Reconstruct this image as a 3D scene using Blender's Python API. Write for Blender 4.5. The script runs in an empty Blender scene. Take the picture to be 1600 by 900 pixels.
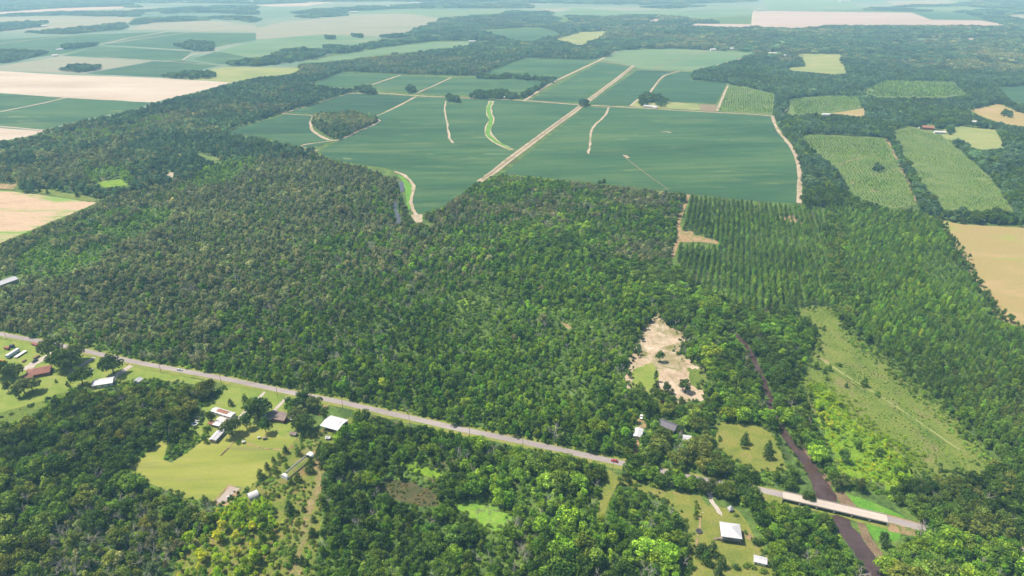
import bpy, math, random
import numpy as np
from mathutils import Vector, noise as mnoise

R = math.radians
rng = np.random.default_rng(7)
random.seed(7)
sc = bpy.context.scene
COL = sc.collection

# ------------------------------------------------------------------ camera, sky, sun, exposure
CAM_H, FPX, PITCH = 300.0, 1040.0, R(25.77)
cam = bpy.data.cameras.new('camera')
cam.sensor_width = 36.0
cam.lens = 36.0 * FPX / 1600.0
cam.clip_start = 1.0
cam.clip_end = 120000.0
cam_ob = bpy.data.objects.new('camera', cam)
cam_ob.location = (0, 0, CAM_H)
cam_ob.rotation_euler = (math.pi / 2 - PITCH, 0, 0)
COL.objects.link(cam_ob)
sc.camera = cam_ob

SUN_EL = R(60.0)
SUN_DIR = Vector((-math.cos(R(15)) * math.cos(SUN_EL), math.sin(R(15)) * math.cos(SUN_EL), math.sin(SUN_EL)))  # towards the sun
world = bpy.data.worlds.new('World')
sc.world = world
world.use_nodes = True
wn = world.node_tree.nodes
wl = world.node_tree.links
sky = wn.new('ShaderNodeTexSky')
sky.sky_type = 'NISHITA'
sky.sun_disc = False
sky.sun_elevation = SUN_EL
sky.sun_rotation = math.atan2(SUN_DIR.x, SUN_DIR.y)
sky.air_density = 1.0
sky.dust_density = 2.0
bgn = wn['Background']
bgn.inputs['Strength'].default_value = 0.09
wl.new(sky.outputs['Color'], bgn.inputs['Color'])
sun = bpy.data.lights.new('sun', 'SUN')
sun.energy = 5.0
sun.angle = R(0.6)
sun.color = (1.0, 0.94, 0.84)
sun_ob = bpy.data.objects.new('sun', sun)
sun_ob.rotation_euler = SUN_DIR.to_track_quat('Z', 'Y').to_euler()
sun_ob.location = (0, 0, 900)
COL.objects.link(sun_ob)

vs = sc.view_settings
vs.view_transform = 'Standard'
vs.look = 'None'
vs.exposure = 0.62
vs.gamma = 1.0
vs.use_curve_mapping = False
cy = sc.cycles
cy.max_bounces = 5
cy.diffuse_bounces = 2
cy.glossy_bounces = 2
cy.transmission_bounces = 2
cy.volume_bounces = 2
cy.transparent_max_bounces = 4
cy.caustics_reflective = False
cy.caustics_refractive = False
cy.use_denoising = True
try:
    cy.denoiser = 'OPENIMAGEDENOISE'
    cy.denoising_input_passes = 'RGB_ALBEDO_NORMAL'
except Exception:
    pass

# ------------------------------------------------------------------ plan of the land: survey points seen from the air
SP, CP = math.sin(PITCH), math.cos(PITCH)


def G(x, y, z=0.0):
    """ground position of a survey point (1600 x 900 grid), at height z"""
    dx = (x - 800.0) / FPX
    dy = (450.0 - y) / FPX
    d = (dx, CP + dy * SP, -SP + dy * CP)
    t = (z - CAM_H) / d[2]
    return Vector((d[0] * t, d[1] * t, z))


def Gn(p, z=0.0):
    p = np.asarray(p, float)
    dx = (p[:, 0] - 800.0) / FPX
    dy = (450.0 - p[:, 1]) / FPX
    t = (z - CAM_H) / (-SP + dy * CP)
    return np.stack([dx * t, (CP + dy * SP) * t], 1)


def PX(xy, z):
    """survey grid position of world points"""
    vx, vy, vz = xy[:, 0], xy[:, 1], z - CAM_H
    dep = vy * CP - vz * SP
    dep = np.where(dep < 1, 1, dep)
    return np.stack([800 + FPX * vx / dep, 450 - FPX * (vy * SP + vz * CP) / dep], 1)


def inside(P, poly):
    poly = np.asarray(poly, float)
    x, y = P[:, 0], P[:, 1]
    res = np.zeros(len(P), bool)
    lo, hi = poly.min(0), poly.max(0)
    cand = np.nonzero((x >= lo[0]) & (x <= hi[0]) & (y >= lo[1]) & (y <= hi[1]))[0]
    if len(cand) == 0:
        return res
    cx, cyy = x[cand], y[cand]
    r = np.zeros(len(cand), bool)
    n = len(poly)
    for i in range(n):
        x0, y0 = poly[i]
        x1, y1 = poly[(i + 1) % n]
        if y0 == y1:
            continue
        c = (y0 > cyy) != (y1 > cyy)
        r ^= c & (cx < (x1 - x0) * (cyy - y0) / (y1 - y0) + x0)
    res[cand] = r
    return res


def fbm(xy, s, seed=0.0, oct=3):
    """smooth value noise, about -1..1"""
    out = np.zeros(len(xy))
    amp, tot = 1.0, 0.0
    for o in range(oct):
        q = xy / s + seed * 13.7 + o * 31.3
        i = np.floor(q).astype(np.int64)
        f = q - i
        f = f * f * (3 - 2 * f)

        def h(a, b):
            v = (a * 374761393 + b * 668265263) & 0xffffffff
            v = ((v ^ (v >> 13)) * 1274126177) & 0xffffffff
            return ((v ^ (v >> 16)) & 0xffff) / 32767.5 - 1.0
        v = (h(i[:, 0], i[:, 1]) * (1 - f[:, 0]) + h(i[:, 0] + 1, i[:, 1]) * f[:, 0]) * (1 - f[:, 1]) + \
            (h(i[:, 0], i[:, 1] + 1) * (1 - f[:, 0]) + h(i[:, 0] + 1, i[:, 1] + 1) * f[:, 0]) * f[:, 1]
        out += amp * v
        tot += amp
        amp *= 0.5
        s *= 0.5
    return out / tot * 1.4


# ------------------------------------------------------------------ materials
def lin(r, g, b):
    f = lambda c: (c / 255 / 12.92) if c / 255 <= 0.04045 else ((c / 255 + 0.055) / 1.055) ** 2.4
    return (f(r), f(g), f(b), 1.0)


def ramp(nt, stops):
    r = nt.nodes.new('ShaderNodeValToRGB')
    e = r.color_ramp.elements
    while len(e) < len(stops):
        e.new(0.5)
    for k, (p, c) in enumerate(stops):
        e[k].position = p
        e[k].color = tuple(c) if len(c) == 4 else (*c, 1)
    return r


def noise_node(nt, vec, scale, detail=4, rough=0.55, dist=0.0):
    n = nt.nodes.new('ShaderNodeTexNoise')
    n.inputs['Scale'].default_value = scale
    n.inputs['Detail'].default_value = detail
    n.inputs['Roughness'].default_value = rough
    n.inputs['Distortion'].default_value = dist
    nt.links.new(vec, n.inputs['Vector'])
    return n


def mixc(nt, fac, a, b, mode='MIX'):
    m = nt.nodes.new('ShaderNodeMix')
    m.data_type = 'RGBA'
    m.blend_type = mode
    for sock, v in ((m.inputs[0], fac), (m.inputs[6], a), (m.inputs[7], b)):
        if isinstance(v, (int, float)):
            sock.default_value = v
        elif isinstance(v, tuple):
            sock.default_value = v if len(v) == 4 else (*v, 1)
        else:
            nt.links.new(v, sock)
    return m.outputs[2]


def surf(name, cols, size=40.0, fine=3.0, stretch=(1, 1), rot=0.0, rough=0.95, fine_amt=0.35, second=None, second_size=15.0,
         second_pos=(0.52, 0.62), spots=None, rows=None, rows_amt=0.25, bump=0.0, spec=0.15, metal=0.0):
    """weathered ground: broad patches (size in m), fine grain, an optional second colour in blotches and optional rows (spacing, angle)"""
    m = bpy.data.materials.new(name)
    m.use_nodes = True
    nt = m.node_tree
    b = nt.nodes['Principled BSDF']
    tc = nt.nodes.new('ShaderNodeTexCoord')
    mp = nt.nodes.new('ShaderNodeMapping')
    mp.inputs['Rotation'].default_value = (0, 0, rot)
    mp.inputs['Scale'].default_value = (1 / stretch[0], 1 / stretch[1], 1)
    nt.links.new(tc.outputs['Object'], mp.inputs['Vector'])
    n1 = noise_node(nt, mp.outputs[0], 1 / size, 7, 0.66, 0.4)
    k = len(cols)
    r1 = ramp(nt, [(0.32 + 0.36 * i / max(1, k - 1), c) for i, c in enumerate(cols)])
    nt.links.new(n1.outputs['Fac'], r1.inputs[0])
    c = r1.outputs[0]
    if second is not None:
        n3 = noise_node(nt, mp.outputs[0], 1 / second_size, 5, 0.62, 0.8)
        r3 = ramp(nt, [(second_pos[0], (0, 0, 0)), (second_pos[1], (1, 1, 1))])
        nt.links.new(n3.outputs['Fac'], r3.inputs[0])
        c = mixc(nt, r3.outputs[0], c, second)
    if spots is not None:
        n5 = noise_node(nt, mp.outputs[0], 1 / spots[1], 3, 0.7, 1.0)
        r5 = ramp(nt, [(spots[2], (0, 0, 0)), (spots[2] + 0.1, (1, 1, 1))])
        nt.links.new(n5.outputs['Fac'], r5.inputs[0])
        c = mixc(nt, r5.outputs[0], c, spots[0])
    n2 = noise_node(nt, tc.outputs['Object'], 1 / fine, 3, 0.65)
    r2 = ramp(nt, [(0.25, (1 - fine_amt,) * 3), (0.75, (1 + fine_amt,) * 3)])
    nt.links.new(n2.outputs['Fac'], r2.inputs[0])
    c = mixc(nt, 1.0, c, r2.outputs[0], 'MULTIPLY')
    if rows:
        mp2 = nt.nodes.new('ShaderNodeMapping')
        mp2.inputs['Rotation'].default_value = (0, 0, rows[1])
        nt.links.new(tc.outputs['Object'], mp2.inputs['Vector'])
        w = nt.nodes.new('ShaderNodeTexWave')
        w.inputs['Scale'].default_value = 0.314 / rows[0]
        w.inputs['Distortion'].default_value = 1.5
        w.inputs['Detail'].default_value = 2
        w.inputs['Detail Scale'].default_value = 0.4
        nt.links.new(mp2.outputs[0], w.inputs['Vector'])
        r4 = ramp(nt, [(0.2, (1 - rows_amt,) * 3), (0.8, (1 + rows_amt,) * 3)])
        nt.links.new(w.outputs['Fac'], r4.inputs[0])
        c = mixc(nt, 1.0, c, r4.outputs[0], 'MULTIPLY')
    nt.links.new(c, b.inputs['Base Color'])
    b.inputs['Roughness'].default_value = rough
    b.inputs['Specular IOR Level'].default_value = spec
    b.inputs['Metallic'].default_value = metal
    if bump:
        bp = nt.nodes.new('ShaderNodeBump')
        bp.inputs['Strength'].default_value = bump
        bp.inputs['Distance'].default_value = 1.0
        nt.links.new(n2.outputs['Fac'], bp.inputs['Height'])
        nt.links.new(bp.outputs[0], b.inputs['Normal'])
    return m


_plain = {}


def plain(name, col, rough=0.6, metal=0.0, spec=0.3, wear=0.15, scale=0.8):
    """painted or raw building surface with streaky wear"""
    if name in _plain:
        return _plain[name]
    m = bpy.data.materials.new(name)
    m.use_nodes = True
    nt = m.node_tree
    b = nt.nodes['Principled BSDF']
    tc = nt.nodes.new('ShaderNodeTexCoord')
    n = noise_node(nt, tc.outputs['Object'], scale, 4, 0.6)
    r = ramp(nt, [(0.3, tuple(v * (1 - wear) for v in col[:3])), (0.7, tuple(min(1, v * (1 + wear * 0.6)) for v in col[:3]))])
    nt.links.new(n.outputs['Fac'], r.inputs[0])
    nt.links.new(r.outputs[0], b.inputs['Base Color'])
    b.inputs['Roughness'].default_value = rough
    b.inputs['Metallic'].default_value = metal
    b.inputs['Specular IOR Level'].default_value = spec
    _plain[name] = m
    return m


def roof_mat(name, col, seam=0.6, rough=0.45, amt=0.18):
    """ribbed sheet roof"""
    if name in _plain:
        return _plain[name]
    m = bpy.data.materials.new(name)
    m.use_nodes = True
    nt = m.node_tree
    b = nt.nodes['Principled BSDF']
    tc = nt.nodes.new('ShaderNodeTexCoord')
    w = nt.nodes.new('ShaderNodeTexWave')
    w.inputs['Scale'].default_value = 0.314 / seam
    nt.links.new(tc.outputs['Object'], w.inputs['Vector'])
    n = noise_node(nt, tc.outputs['Object'], 0.5, 5, 0.65)
    r = ramp(nt, [(0.3, tuple(v * (1 - amt) for v in col[:3])), (0.65, col[:3])])
    nt.links.new(n.outputs['Fac'], r.inputs[0])
    nt.links.new(r.outputs[0], b.inputs['Base Color'])
    bp = nt.nodes.new('ShaderNodeBump')
    bp.inputs['Strength'].default_value = 0.4
    bp.inputs['Distance'].default_value = 0.03
    nt.links.new(w.outputs['Fac'], bp.inputs['Height'])
    nt.links.new(bp.outputs[0], b.inputs['Normal'])
    b.inputs['Roughness'].default_value = rough
    b.inputs['Specular IOR Level'].default_value = 0.3
    _plain[name] = m
    return m


def leaf_material(name, rough=0.6, transl=0.32):
    """leaf colour comes from each plant's own tint; every leaf clump varies a little"""
    m = bpy.data.materials.new(name)
    m.use_nodes = True
    nt = m.node_tree
    nt.nodes.remove(nt.nodes['Principled BSDF'])
    out = nt.nodes['Material Output']
    at = nt.nodes.new('ShaderNodeAttribute')
    at.attribute_type = 'INSTANCER'
    at.attribute_name = 'tint'
    geo = nt.nodes.new('ShaderNodeNewGeometry')
    r = ramp(nt, [(0.0, (0.5, 0.55, 0.55)), (0.55, (1, 1, 1)), (1.0, (1.7, 1.55, 1.2))])
    nt.links.new(geo.outputs['Random Per Island'], r.inputs[0])
    c = mixc(nt, 1.0, at.outputs['Color'], r.outputs[0], 'MULTIPLY')
    d = nt.nodes.new('ShaderNodeBsdfDiffuse')
    t = nt.nodes.new('ShaderNodeBsdfTranslucent')
    nt.links.new(c, d.inputs['Color'])
    c2 = mixc(nt, 1.0, c, (1.1, 1.25, 0.5), 'MULTIPLY')
    nt.links.new(c2, t.inputs['Color'])
    mx = nt.nodes.new('ShaderNodeMixShader')
    mx.inputs[0].default_value = transl
    nt.links.new(d.outputs[0], mx.inputs[1])
    nt.links.new(t.outputs[0], mx.inputs[2])
    nt.links.new(mx.outputs[0], out.inputs['Surface'])
    return m


LEAF = leaf_material('foliage')
BARK = plain('bark', (0.09, 0.07, 0.05), 0.95, wear=0.4, scale=3)
GREYWOOD = plain('dead_grey_wood', (0.42, 0.385, 0.34), 0.95, wear=0.35, scale=2)


# ------------------------------------------------------------------ object helpers
def obj(name, data, parent=None, loc=None, rotz=None):
    o = bpy.data.objects.new(name, data)
    COL.objects.link(o)
    if parent:
        o.parent = parent
    if loc is not None:
        o.location = loc
    if rotz is not None:
        o.rotation_euler = (0, 0, rotz)
    return o


def tag(o, label=None, cat=None, group=None, kind=None):
    if label:
        o['label'] = label
    if cat:
        o['category'] = cat
    if group:
        o['group'] = group
    if kind:
        o['kind'] = kind
    return o


def mesh(name, verts, faces, mats, midx=None, smooth=False):
    me = bpy.data.meshes.new(name)
    me.from_pydata([tuple(v) for v in verts], [], [tuple(f) for f in faces])
    for m in (mats if isinstance(mats, (list, tuple)) else [mats]):
        me.materials.append(m)
    if midx is not None:
        me.polygons.foreach_set('material_index', np.asarray(midx, np.int32))
    if smooth:
        me.polygons.foreach_set('use_smooth', np.ones(len(faces), bool))
    me.update()
    return me


class MB:
    """collects simple solids for one part"""

    def __init__(self):
        self.v, self.f = [], []

    def poly(self, pts):
        k = len(self.v)
        self.v += [tuple(p) for p in pts]
        self.f.append(tuple(range(k, k + len(pts))))
        return self

    def box(self, x0, x1, y0, y1, z0, z1):
        k = len(self.v)
        self.v += [(x, y, z) for z in (z0, z1) for x, y in ((x0, y0), (x1, y0), (x1, y1), (x0, y1))]
        self.f += [tuple(k + i for i in q) for q in ((3, 2, 1, 0), (4, 5, 6, 7), (0, 1, 5, 4), (1, 2, 6, 5), (2, 3, 7, 6), (3, 0, 4, 7))]
        return self

    def prism(self, pts, z0, z1):
        k, n = len(self.v), len(pts)
        self.v += [(p[0], p[1], z0) for p in pts] + [(p[0], p[1], z1) for p in pts]
        self.f.append(tuple(k + i for i in reversed(range(n))))
        self.f.append(tuple(k + n + i for i in range(n)))
        for i in range(n):
            j = (i + 1) % n
            self.f.append((k + i, k + j, k + n + j, k + n + i))
        return self

    def cyl(self, x, y, z0, z1, r0, r1=None, n=12):
        r1 = r0 if r1 is None else r1
        k = len(self.v)
        for z, r in ((z0, r0), (z1, r1)):
            self.v += [(x + r * math.cos(2 * math.pi * i / n), y + r * math.sin(2 * math.pi * i / n), z) for i in range(n)]
        self.f.append(tuple(k + i for i in reversed(range(n))))
        self.f.append(tuple(k + n + i for i in range(n)))
        for i in range(n):
            j = (i + 1) % n
            self.f.append((k + i, k + j, k + n + j, k + n + i))
        return self

    def tube(self, a, b, r0, r1=None, n=6):
        r1 = r0 if r1 is None else r1
        a, b = Vector(a), Vector(b)
        d = (b - a).normalized()
        u = d.orthogonal().normalized()
        w = d.cross(u)
        k = len(self.v)
        for p, r in ((a, r0), (b, r1)):
            self.v += [tuple(p + (u * math.cos(2 * math.pi * i / n) + w * math.sin(2 * math.pi * i / n)) * r) for i in range(n)]
        self.f.append(tuple(k + i for i in reversed(range(n))))
        self.f.append(tuple(k + n + i for i in range(n)))
        for i in range(n):
            j = (i + 1) % n
            self.f.append((k + i, k + j, k + n + j, k + n + i))
        return self

    def build(self, name, mat, parent=None, loc=None, rotz=None, smooth=False):
        return obj(name, mesh(name, self.v, self.f, mat, smooth=smooth), parent, loc, rotz)


# ------------------------------------------------------------------ ground sheets
ZSTEP = [0.02]     # height of the latest near sheet
ZFAR = [0.06]      # height of the latest far sheet


def next_z(pts):
    if np.mean([p[1] for p in pts]) > 330:
        ZSTEP[0] += 0.0025
        return ZSTEP[0]
    ZFAR[0] += 0.006
    return ZFAR[0]


def ragged(pts, amp=0.8, step=14.0, closed=True):
    """survey outline with natural small wobbles"""
    out = []
    n = len(pts)
    for i in range(n if closed else n - 1):
        a, b = np.array(pts[i], float), np.array(pts[(i + 1) % n], float)
        L = np.hypot(*(b - a))
        k = max(1, int(L / step))
        d = (b - a) / max(L, 1e-6)
        nrm = np.array([-d[1], d[0]])
        for j in range(k):
            p = a + (b - a) * j / k
            s = min(1.0, max(0.05, (p[1] + 52) / 260.0))
            if j or amp > 1.2:
                p = p + nrm * rng.normal(0, amp * 0.6 * s) * np.array([1, s])
            out.append(tuple(p))
    if not closed:
        out.append(tuple(pts[-1]))
    return out


CLEAR = []        # visible open land: no tall plant may stand in it or in front of it
THIN = []         # small gaps where few trees stand
PAINT_REGIONS = []   # stands whose trees are younger and paler
CLEAR_BASE = []   # land where nothing tall is rooted


def sheet(name, pts, mat, label, cat=None, amp=0.8, clear=True, kind='structure', step=14.0):
    z = next_z(pts)
    out = ragged(pts, amp, step)
    w = Gn(out)
    c = w.mean(0)
    me = mesh(name, [(p[0], p[1], z) for p in w], [tuple(range(len(w)))], mat)
    # make the sheet face up
    if me.polygons[0].normal.z < 0:
        me.flip_normals()
    o = obj(name, me)
    tag(o, label, None, None, kind)
    if clear:
        CLEAR.append(np.array(pts, float))
    return o


def smooth_line(P, k=4):
    """Catmull-Rom through world points"""
    P = [np.asarray(p, float) for p in P]
    Q = [2 * P[0] - P[1]] + P + [2 * P[-1] - P[-2]]
    out = []
    for i in range(1, len(Q) - 2):
        a, b, c, d = Q[i - 1], Q[i], Q[i + 1], Q[i + 2]
        for j in range(k):
            t = j / k
            out.append(0.5 * (2 * b + (c - a) * t + (2 * a - 5 * b + 4 * c - d) * t * t + (3 * b - a - 3 * c + d) * t ** 3))
    out.append(P[-1])
    return np.array(out)


def strip_pts(line, width, wob=0.0):
    """left and right edges of a strip along world points; width number or list"""
    n = len(line)
    d = np.gradient(line, axis=0)
    d /= np.maximum(np.linalg.norm(d, axis=1), 1e-6)[:, None]
    nr = np.stack([-d[:, 1], d[:, 0]], 1)
    wd = np.interp(np.linspace(0, 1, n), np.linspace(0, 1, len(width)), width) if isinstance(width, (list, tuple)) else np.full(n, width)
    wl_ = wd / 2 + rng.normal(0, 1, n) * wob
    wr_ = wd / 2 + rng.normal(0, 1, n) * wob
    return line + nr * wl_[:, None], line - nr * wr_[:, None]


def strip(name, px, width, mat, label, wob=0.0, clear=1.0, k=4, z=None, zprof=None, off=0.0, kind='structure', shape=True):
    """a track, road or ditch along survey points; clear = how much wider than itself it must stay visible"""
    zz = next_z(px) if z is None else z
    line = smooth_line(list(Gn(px)), k)
    if off:
        l0, _ = strip_pts(line, 2 * off)
        line = l0
    a, b = strip_pts(line, width, wob)
    n = len(line)
    hz = np.full(n, zz) if zprof is None else zprof(line) + zz
    v = [(p[0], p[1], h) for p, h in zip(a, hz)] + [(p[0], p[1], h) for p, h in zip(b, hz)]
    f = [(i, n + i, n + i + 1, i + 1) for i in range(n - 1)]
    me = mesh(name, v, f, mat)
    if me.polygons[0].normal.z < 0:
        me.flip_normals()
    o = obj(name, me)
    tag(o, label, None, None, kind)
    if clear:
        cw = [w * c_ for w, c_ in zip(width, clear if isinstance(clear, list) else [clear] * len(width))] if isinstance(width, (list, tuple)) else width * clear
        ca, cb = strip_pts(line, cw)
        poly = np.concatenate([ca, cb[::-1]])
        CLEAR.append(PX(poly, 0.0))
    return o, line

# ------------------------------------------------------------------ land materials
M = {}
_a, _b = G(300, 750), G(430, 692)
MOWN_A = math.atan2(_b.y - _a.y, _b.x - _a.x)
M['floor'] = surf('forest_floor', [(0.035, 0.065, 0.016), (0.07, 0.12, 0.024), (0.12, 0.17, 0.03)], 22, 2.5, fine_amt=0.5, second=(0.075, 0.065, 0.03), second_size=35, second_pos=(0.55, 0.68))
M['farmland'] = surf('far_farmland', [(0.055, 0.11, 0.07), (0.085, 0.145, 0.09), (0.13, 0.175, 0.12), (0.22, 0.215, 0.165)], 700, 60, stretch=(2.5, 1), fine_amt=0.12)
CR = R(-8)
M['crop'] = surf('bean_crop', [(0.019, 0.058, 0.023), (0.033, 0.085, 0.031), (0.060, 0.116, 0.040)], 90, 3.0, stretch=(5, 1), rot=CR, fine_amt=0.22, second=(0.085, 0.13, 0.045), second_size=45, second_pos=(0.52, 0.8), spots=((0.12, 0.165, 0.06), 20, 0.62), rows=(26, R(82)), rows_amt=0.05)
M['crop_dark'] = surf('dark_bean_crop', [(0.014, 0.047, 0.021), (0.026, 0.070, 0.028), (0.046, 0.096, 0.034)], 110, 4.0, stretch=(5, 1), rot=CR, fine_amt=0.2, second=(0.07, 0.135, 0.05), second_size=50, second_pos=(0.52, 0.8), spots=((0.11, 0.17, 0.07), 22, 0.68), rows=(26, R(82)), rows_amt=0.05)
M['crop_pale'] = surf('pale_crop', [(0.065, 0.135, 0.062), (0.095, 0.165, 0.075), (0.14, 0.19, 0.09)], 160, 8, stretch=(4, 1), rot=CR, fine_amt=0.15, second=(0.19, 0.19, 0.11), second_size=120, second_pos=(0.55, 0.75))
M['stubble'] = surf('grey_stubble_field', [(0.13, 0.165, 0.105), (0.20, 0.20, 0.14), (0.155, 0.185, 0.115)], 200, 10, stretch=(4, 1), fine_amt=0.12)
M['pasture'] = surf('pasture_grass', [(0.13, 0.18, 0.055), (0.19, 0.22, 0.075), (0.24, 0.24, 0.095)], 60, 4, stretch=(2, 1), fine_amt=0.2)
M['bare'] = surf('bare_sand_field', [(0.29, 0.24, 0.185), (0.355, 0.305, 0.24), (0.41, 0.36, 0.295)], 120, 8, stretch=(5, 1), rot=CR, fine_amt=0.1, second=(0.34, 0.27, 0.19), second_size=110, second_pos=(0.58, 0.75))
M['bare_pink'] = surf('bare_pink_field', [(0.26, 0.215, 0.185), (0.345, 0.295, 0.26)], 300, 12, stretch=(6, 1), fine_amt=0.1, second=(0.30, 0.24, 0.19), second_size=250, second_pos=(0.55, 0.7))
M['bare_green'] = surf('half_bare_field', [(0.30, 0.22, 0.14), (0.38, 0.28, 0.19), (0.34, 0.26, 0.16)], 40, 4, stretch=(3, 1), rot=R(-12), fine_amt=0.16, second=(0.15, 0.24, 0.05), second_size=30, second_pos=(0.5, 0.64))
M['pale_hay'] = surf('pale_hay_field', [(0.27, 0.20, 0.085), (0.25, 0.205, 0.08), (0.31, 0.225, 0.11)], 45, 3, stretch=(2, 1), fine_amt=0.1, second=(0.19, 0.25, 0.045), second_size=55, second_pos=(0.57, 0.75))
M['mown'] = surf('mown_yellow_grass', [(0.13, 0.17, 0.028), (0.19, 0.212, 0.038), (0.25, 0.245, 0.058)], 18, 2.5, stretch=(7, 1), rot=-MOWN_A, fine_amt=0.07, second=(0.235, 0.20, 0.075), second_size=14, second_pos=(0.58, 0.85), spots=((0.16, 0.17, 0.05), 11, 0.6))
M['lawn'] = surf('lawn_grass', [(0.105, 0.165, 0.025), (0.155, 0.205, 0.035), (0.21, 0.225, 0.055)], 14, 1.2, fine_amt=0.28, second=(0.26, 0.20, 0.09), second_size=9, second_pos=(0.6, 0.75))
M['lawn_dull'] = surf('rough_lawn_grass', [(0.10, 0.135, 0.022), (0.145, 0.165, 0.03), (0.19, 0.18, 0.045)], 12, 1.2, fine_amt=0.3, second=(0.22, 0.16, 0.08), second_size=8, second_pos=(0.6, 0.75))
M['meadow'] = surf('rough_meadow', [(0.075, 0.118, 0.018), (0.115, 0.155, 0.026), (0.15, 0.168, 0.038)], 18, 1.4, stretch=(1, 1.8), fine_amt=0.5, second=(0.165, 0.14, 0.065), second_size=14, second_pos=(0.55, 0.78), bump=0.6)
M['lime'] = surf('bright_lime_weeds', [(0.08, 0.15, 0.012), (0.13, 0.225, 0.014), (0.18, 0.25, 0.024)], 10, 1.2, fine_amt=0.5, bump=0.6)
M['bank'] = surf('bright_bank_grass', [(0.06, 0.17, 0.018), (0.09, 0.22, 0.022), (0.13, 0.24, 0.03)], 8, 1.0, fine_amt=0.45, bump=0.6)
M['youngpine'] = surf('young_plantation_ground', [(0.07, 0.115, 0.028), (0.10, 0.15, 0.036), (0.135, 0.16, 0.05)], 26, 2.5, fine_amt=0.4, second=(0.24, 0.19, 0.11), second_size=22, second_pos=(0.6, 0.75))
M['scrub'] = surf('rusty_scrub', [(0.08, 0.12, 0.018), (0.13, 0.165, 0.026), (0.19, 0.16, 0.05)], 9, 1.0, fine_amt=0.5, second=(0.20, 0.12, 0.06), second_size=10, second_pos=(0.55, 0.68), bump=0.6)
M['bog'] = surf('brown_marsh', [(0.04, 0.05, 0.016), (0.065, 0.065, 0.024), (0.10, 0.08, 0.036)], 7, 0.8, fine_amt=0.5)
M['duckweed'] = surf('green_pond_weed', [(0.09, 0.20, 0.016), (0.135, 0.255, 0.024), (0.185, 0.265, 0.045)], 7, 1.0, fine_amt=0.3, rough=0.6, second=(0.10, 0.13, 0.045), second_size=6, second_pos=(0.52, 0.66))
M['sand'] = surf('pale_track_sand', [(0.24, 0.19, 0.125), (0.32, 0.26, 0.185), (0.39, 0.33, 0.25)], 14, 2, fine_amt=0.25, second=(0.17, 0.17, 0.07), second_size=16, second_pos=(0.52, 0.68))
M['sandclear'] = surf('churned_sand', [(0.26, 0.19, 0.12), (0.37, 0.29, 0.20), (0.46, 0.38, 0.295)], 16, 1.6, fine_amt=0.3, second=(0.14, 0.14, 0.045), second_size=18, second_pos=(0.47, 0.66), bump=0.5)
M['dirt'] = surf('red_brown_dirt', [(0.20, 0.13, 0.07), (0.27, 0.18, 0.10), (0.33, 0.235, 0.14)], 8, 1.2, fine_amt=0.35, second=(0.12, 0.15, 0.035), second_size=6, second_pos=(0.48, 0.62))
M['path'] = surf('worn_scrub_path', [(0.15, 0.115, 0.05), (0.21, 0.155, 0.075), (0.27, 0.20, 0.11)], 6, 1.0, fine_amt=0.4, second=(0.12, 0.15, 0.03), second_size=5, second_pos=(0.42, 0.6))
M['ditch'] = surf('brown_ditch', [(0.15, 0.12, 0.07), (0.20, 0.16, 0.10)], 20, 3, fine_amt=0.25)
M['mud'] = surf('muddy_bank', [(0.11, 0.075, 0.045), (0.17, 0.12, 0.07), (0.20, 0.16, 0.09)], 5, 0.8, fine_amt=0.4, bump=0.7)
M['asphalt'] = surf('old_asphalt', [(0.20, 0.175, 0.165), (0.25, 0.22, 0.21), (0.29, 0.26, 0.245)], 14, 1.0, stretch=(4, 1), rot=R(14), fine_amt=0.14, second=(0.28, 0.25, 0.23), second_size=10, second_pos=(0.6, 0.75))
M['concrete'] = surf('bridge_concrete', [(0.34, 0.29, 0.25), (0.40, 0.35, 0.30), (0.44, 0.39, 0.34)], 9, 0.9, stretch=(4, 1), rot=R(18), fine_amt=0.1)
M['gravel'] = surf('driveway_gravel', [(0.28, 0.24, 0.20), (0.36, 0.32, 0.28), (0.42, 0.38, 0.34)], 4, 0.8, fine_amt=0.25, second=(0.17, 0.17, 0.08), second_size=4, second_pos=(0.56, 0.68))
M['creek'] = surf('brown_creek_water', [(0.043, 0.026, 0.024), (0.062, 0.038, 0.035), (0.085, 0.055, 0.048)], 9, 1.5, rough=0.14, fine_amt=0.12, spec=0.5, bump=0.04)
M['pond'] = surf('still_grey_water', [(0.05, 0.045, 0.05), (0.06, 0.055, 0.055)], 18, 3, rough=0.12, fine_amt=0.08, spec=0.6)
M['verge'] = surf('roadside_grass', [(0.11, 0.15, 0.025), (0.16, 0.19, 0.035), (0.22, 0.19, 0.07)], 9, 1.0, fine_amt=0.35)

# ------------------------------------------------------------------ the ground, one sheet to beyond the horizon
N = 80
ext = 32000.0
gv, gf = [], []
for i in range(N + 1):
    for j in range(N + 1):
        gv.append((-ext + 2 * ext * i / N, -8000 + (ext + 8000) * j / N, 0.0))
for i in range(N):
    for j in range(N):
        a = i * (N + 1) + j
        gf.append((a, a + N + 1, a + N + 2, a + 1))
tag(obj('ground', mesh('ground', gv, gf, M['floor'])), 'dark green undergrowth covering the flat woodland ground', None, None, 'structure')

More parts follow.
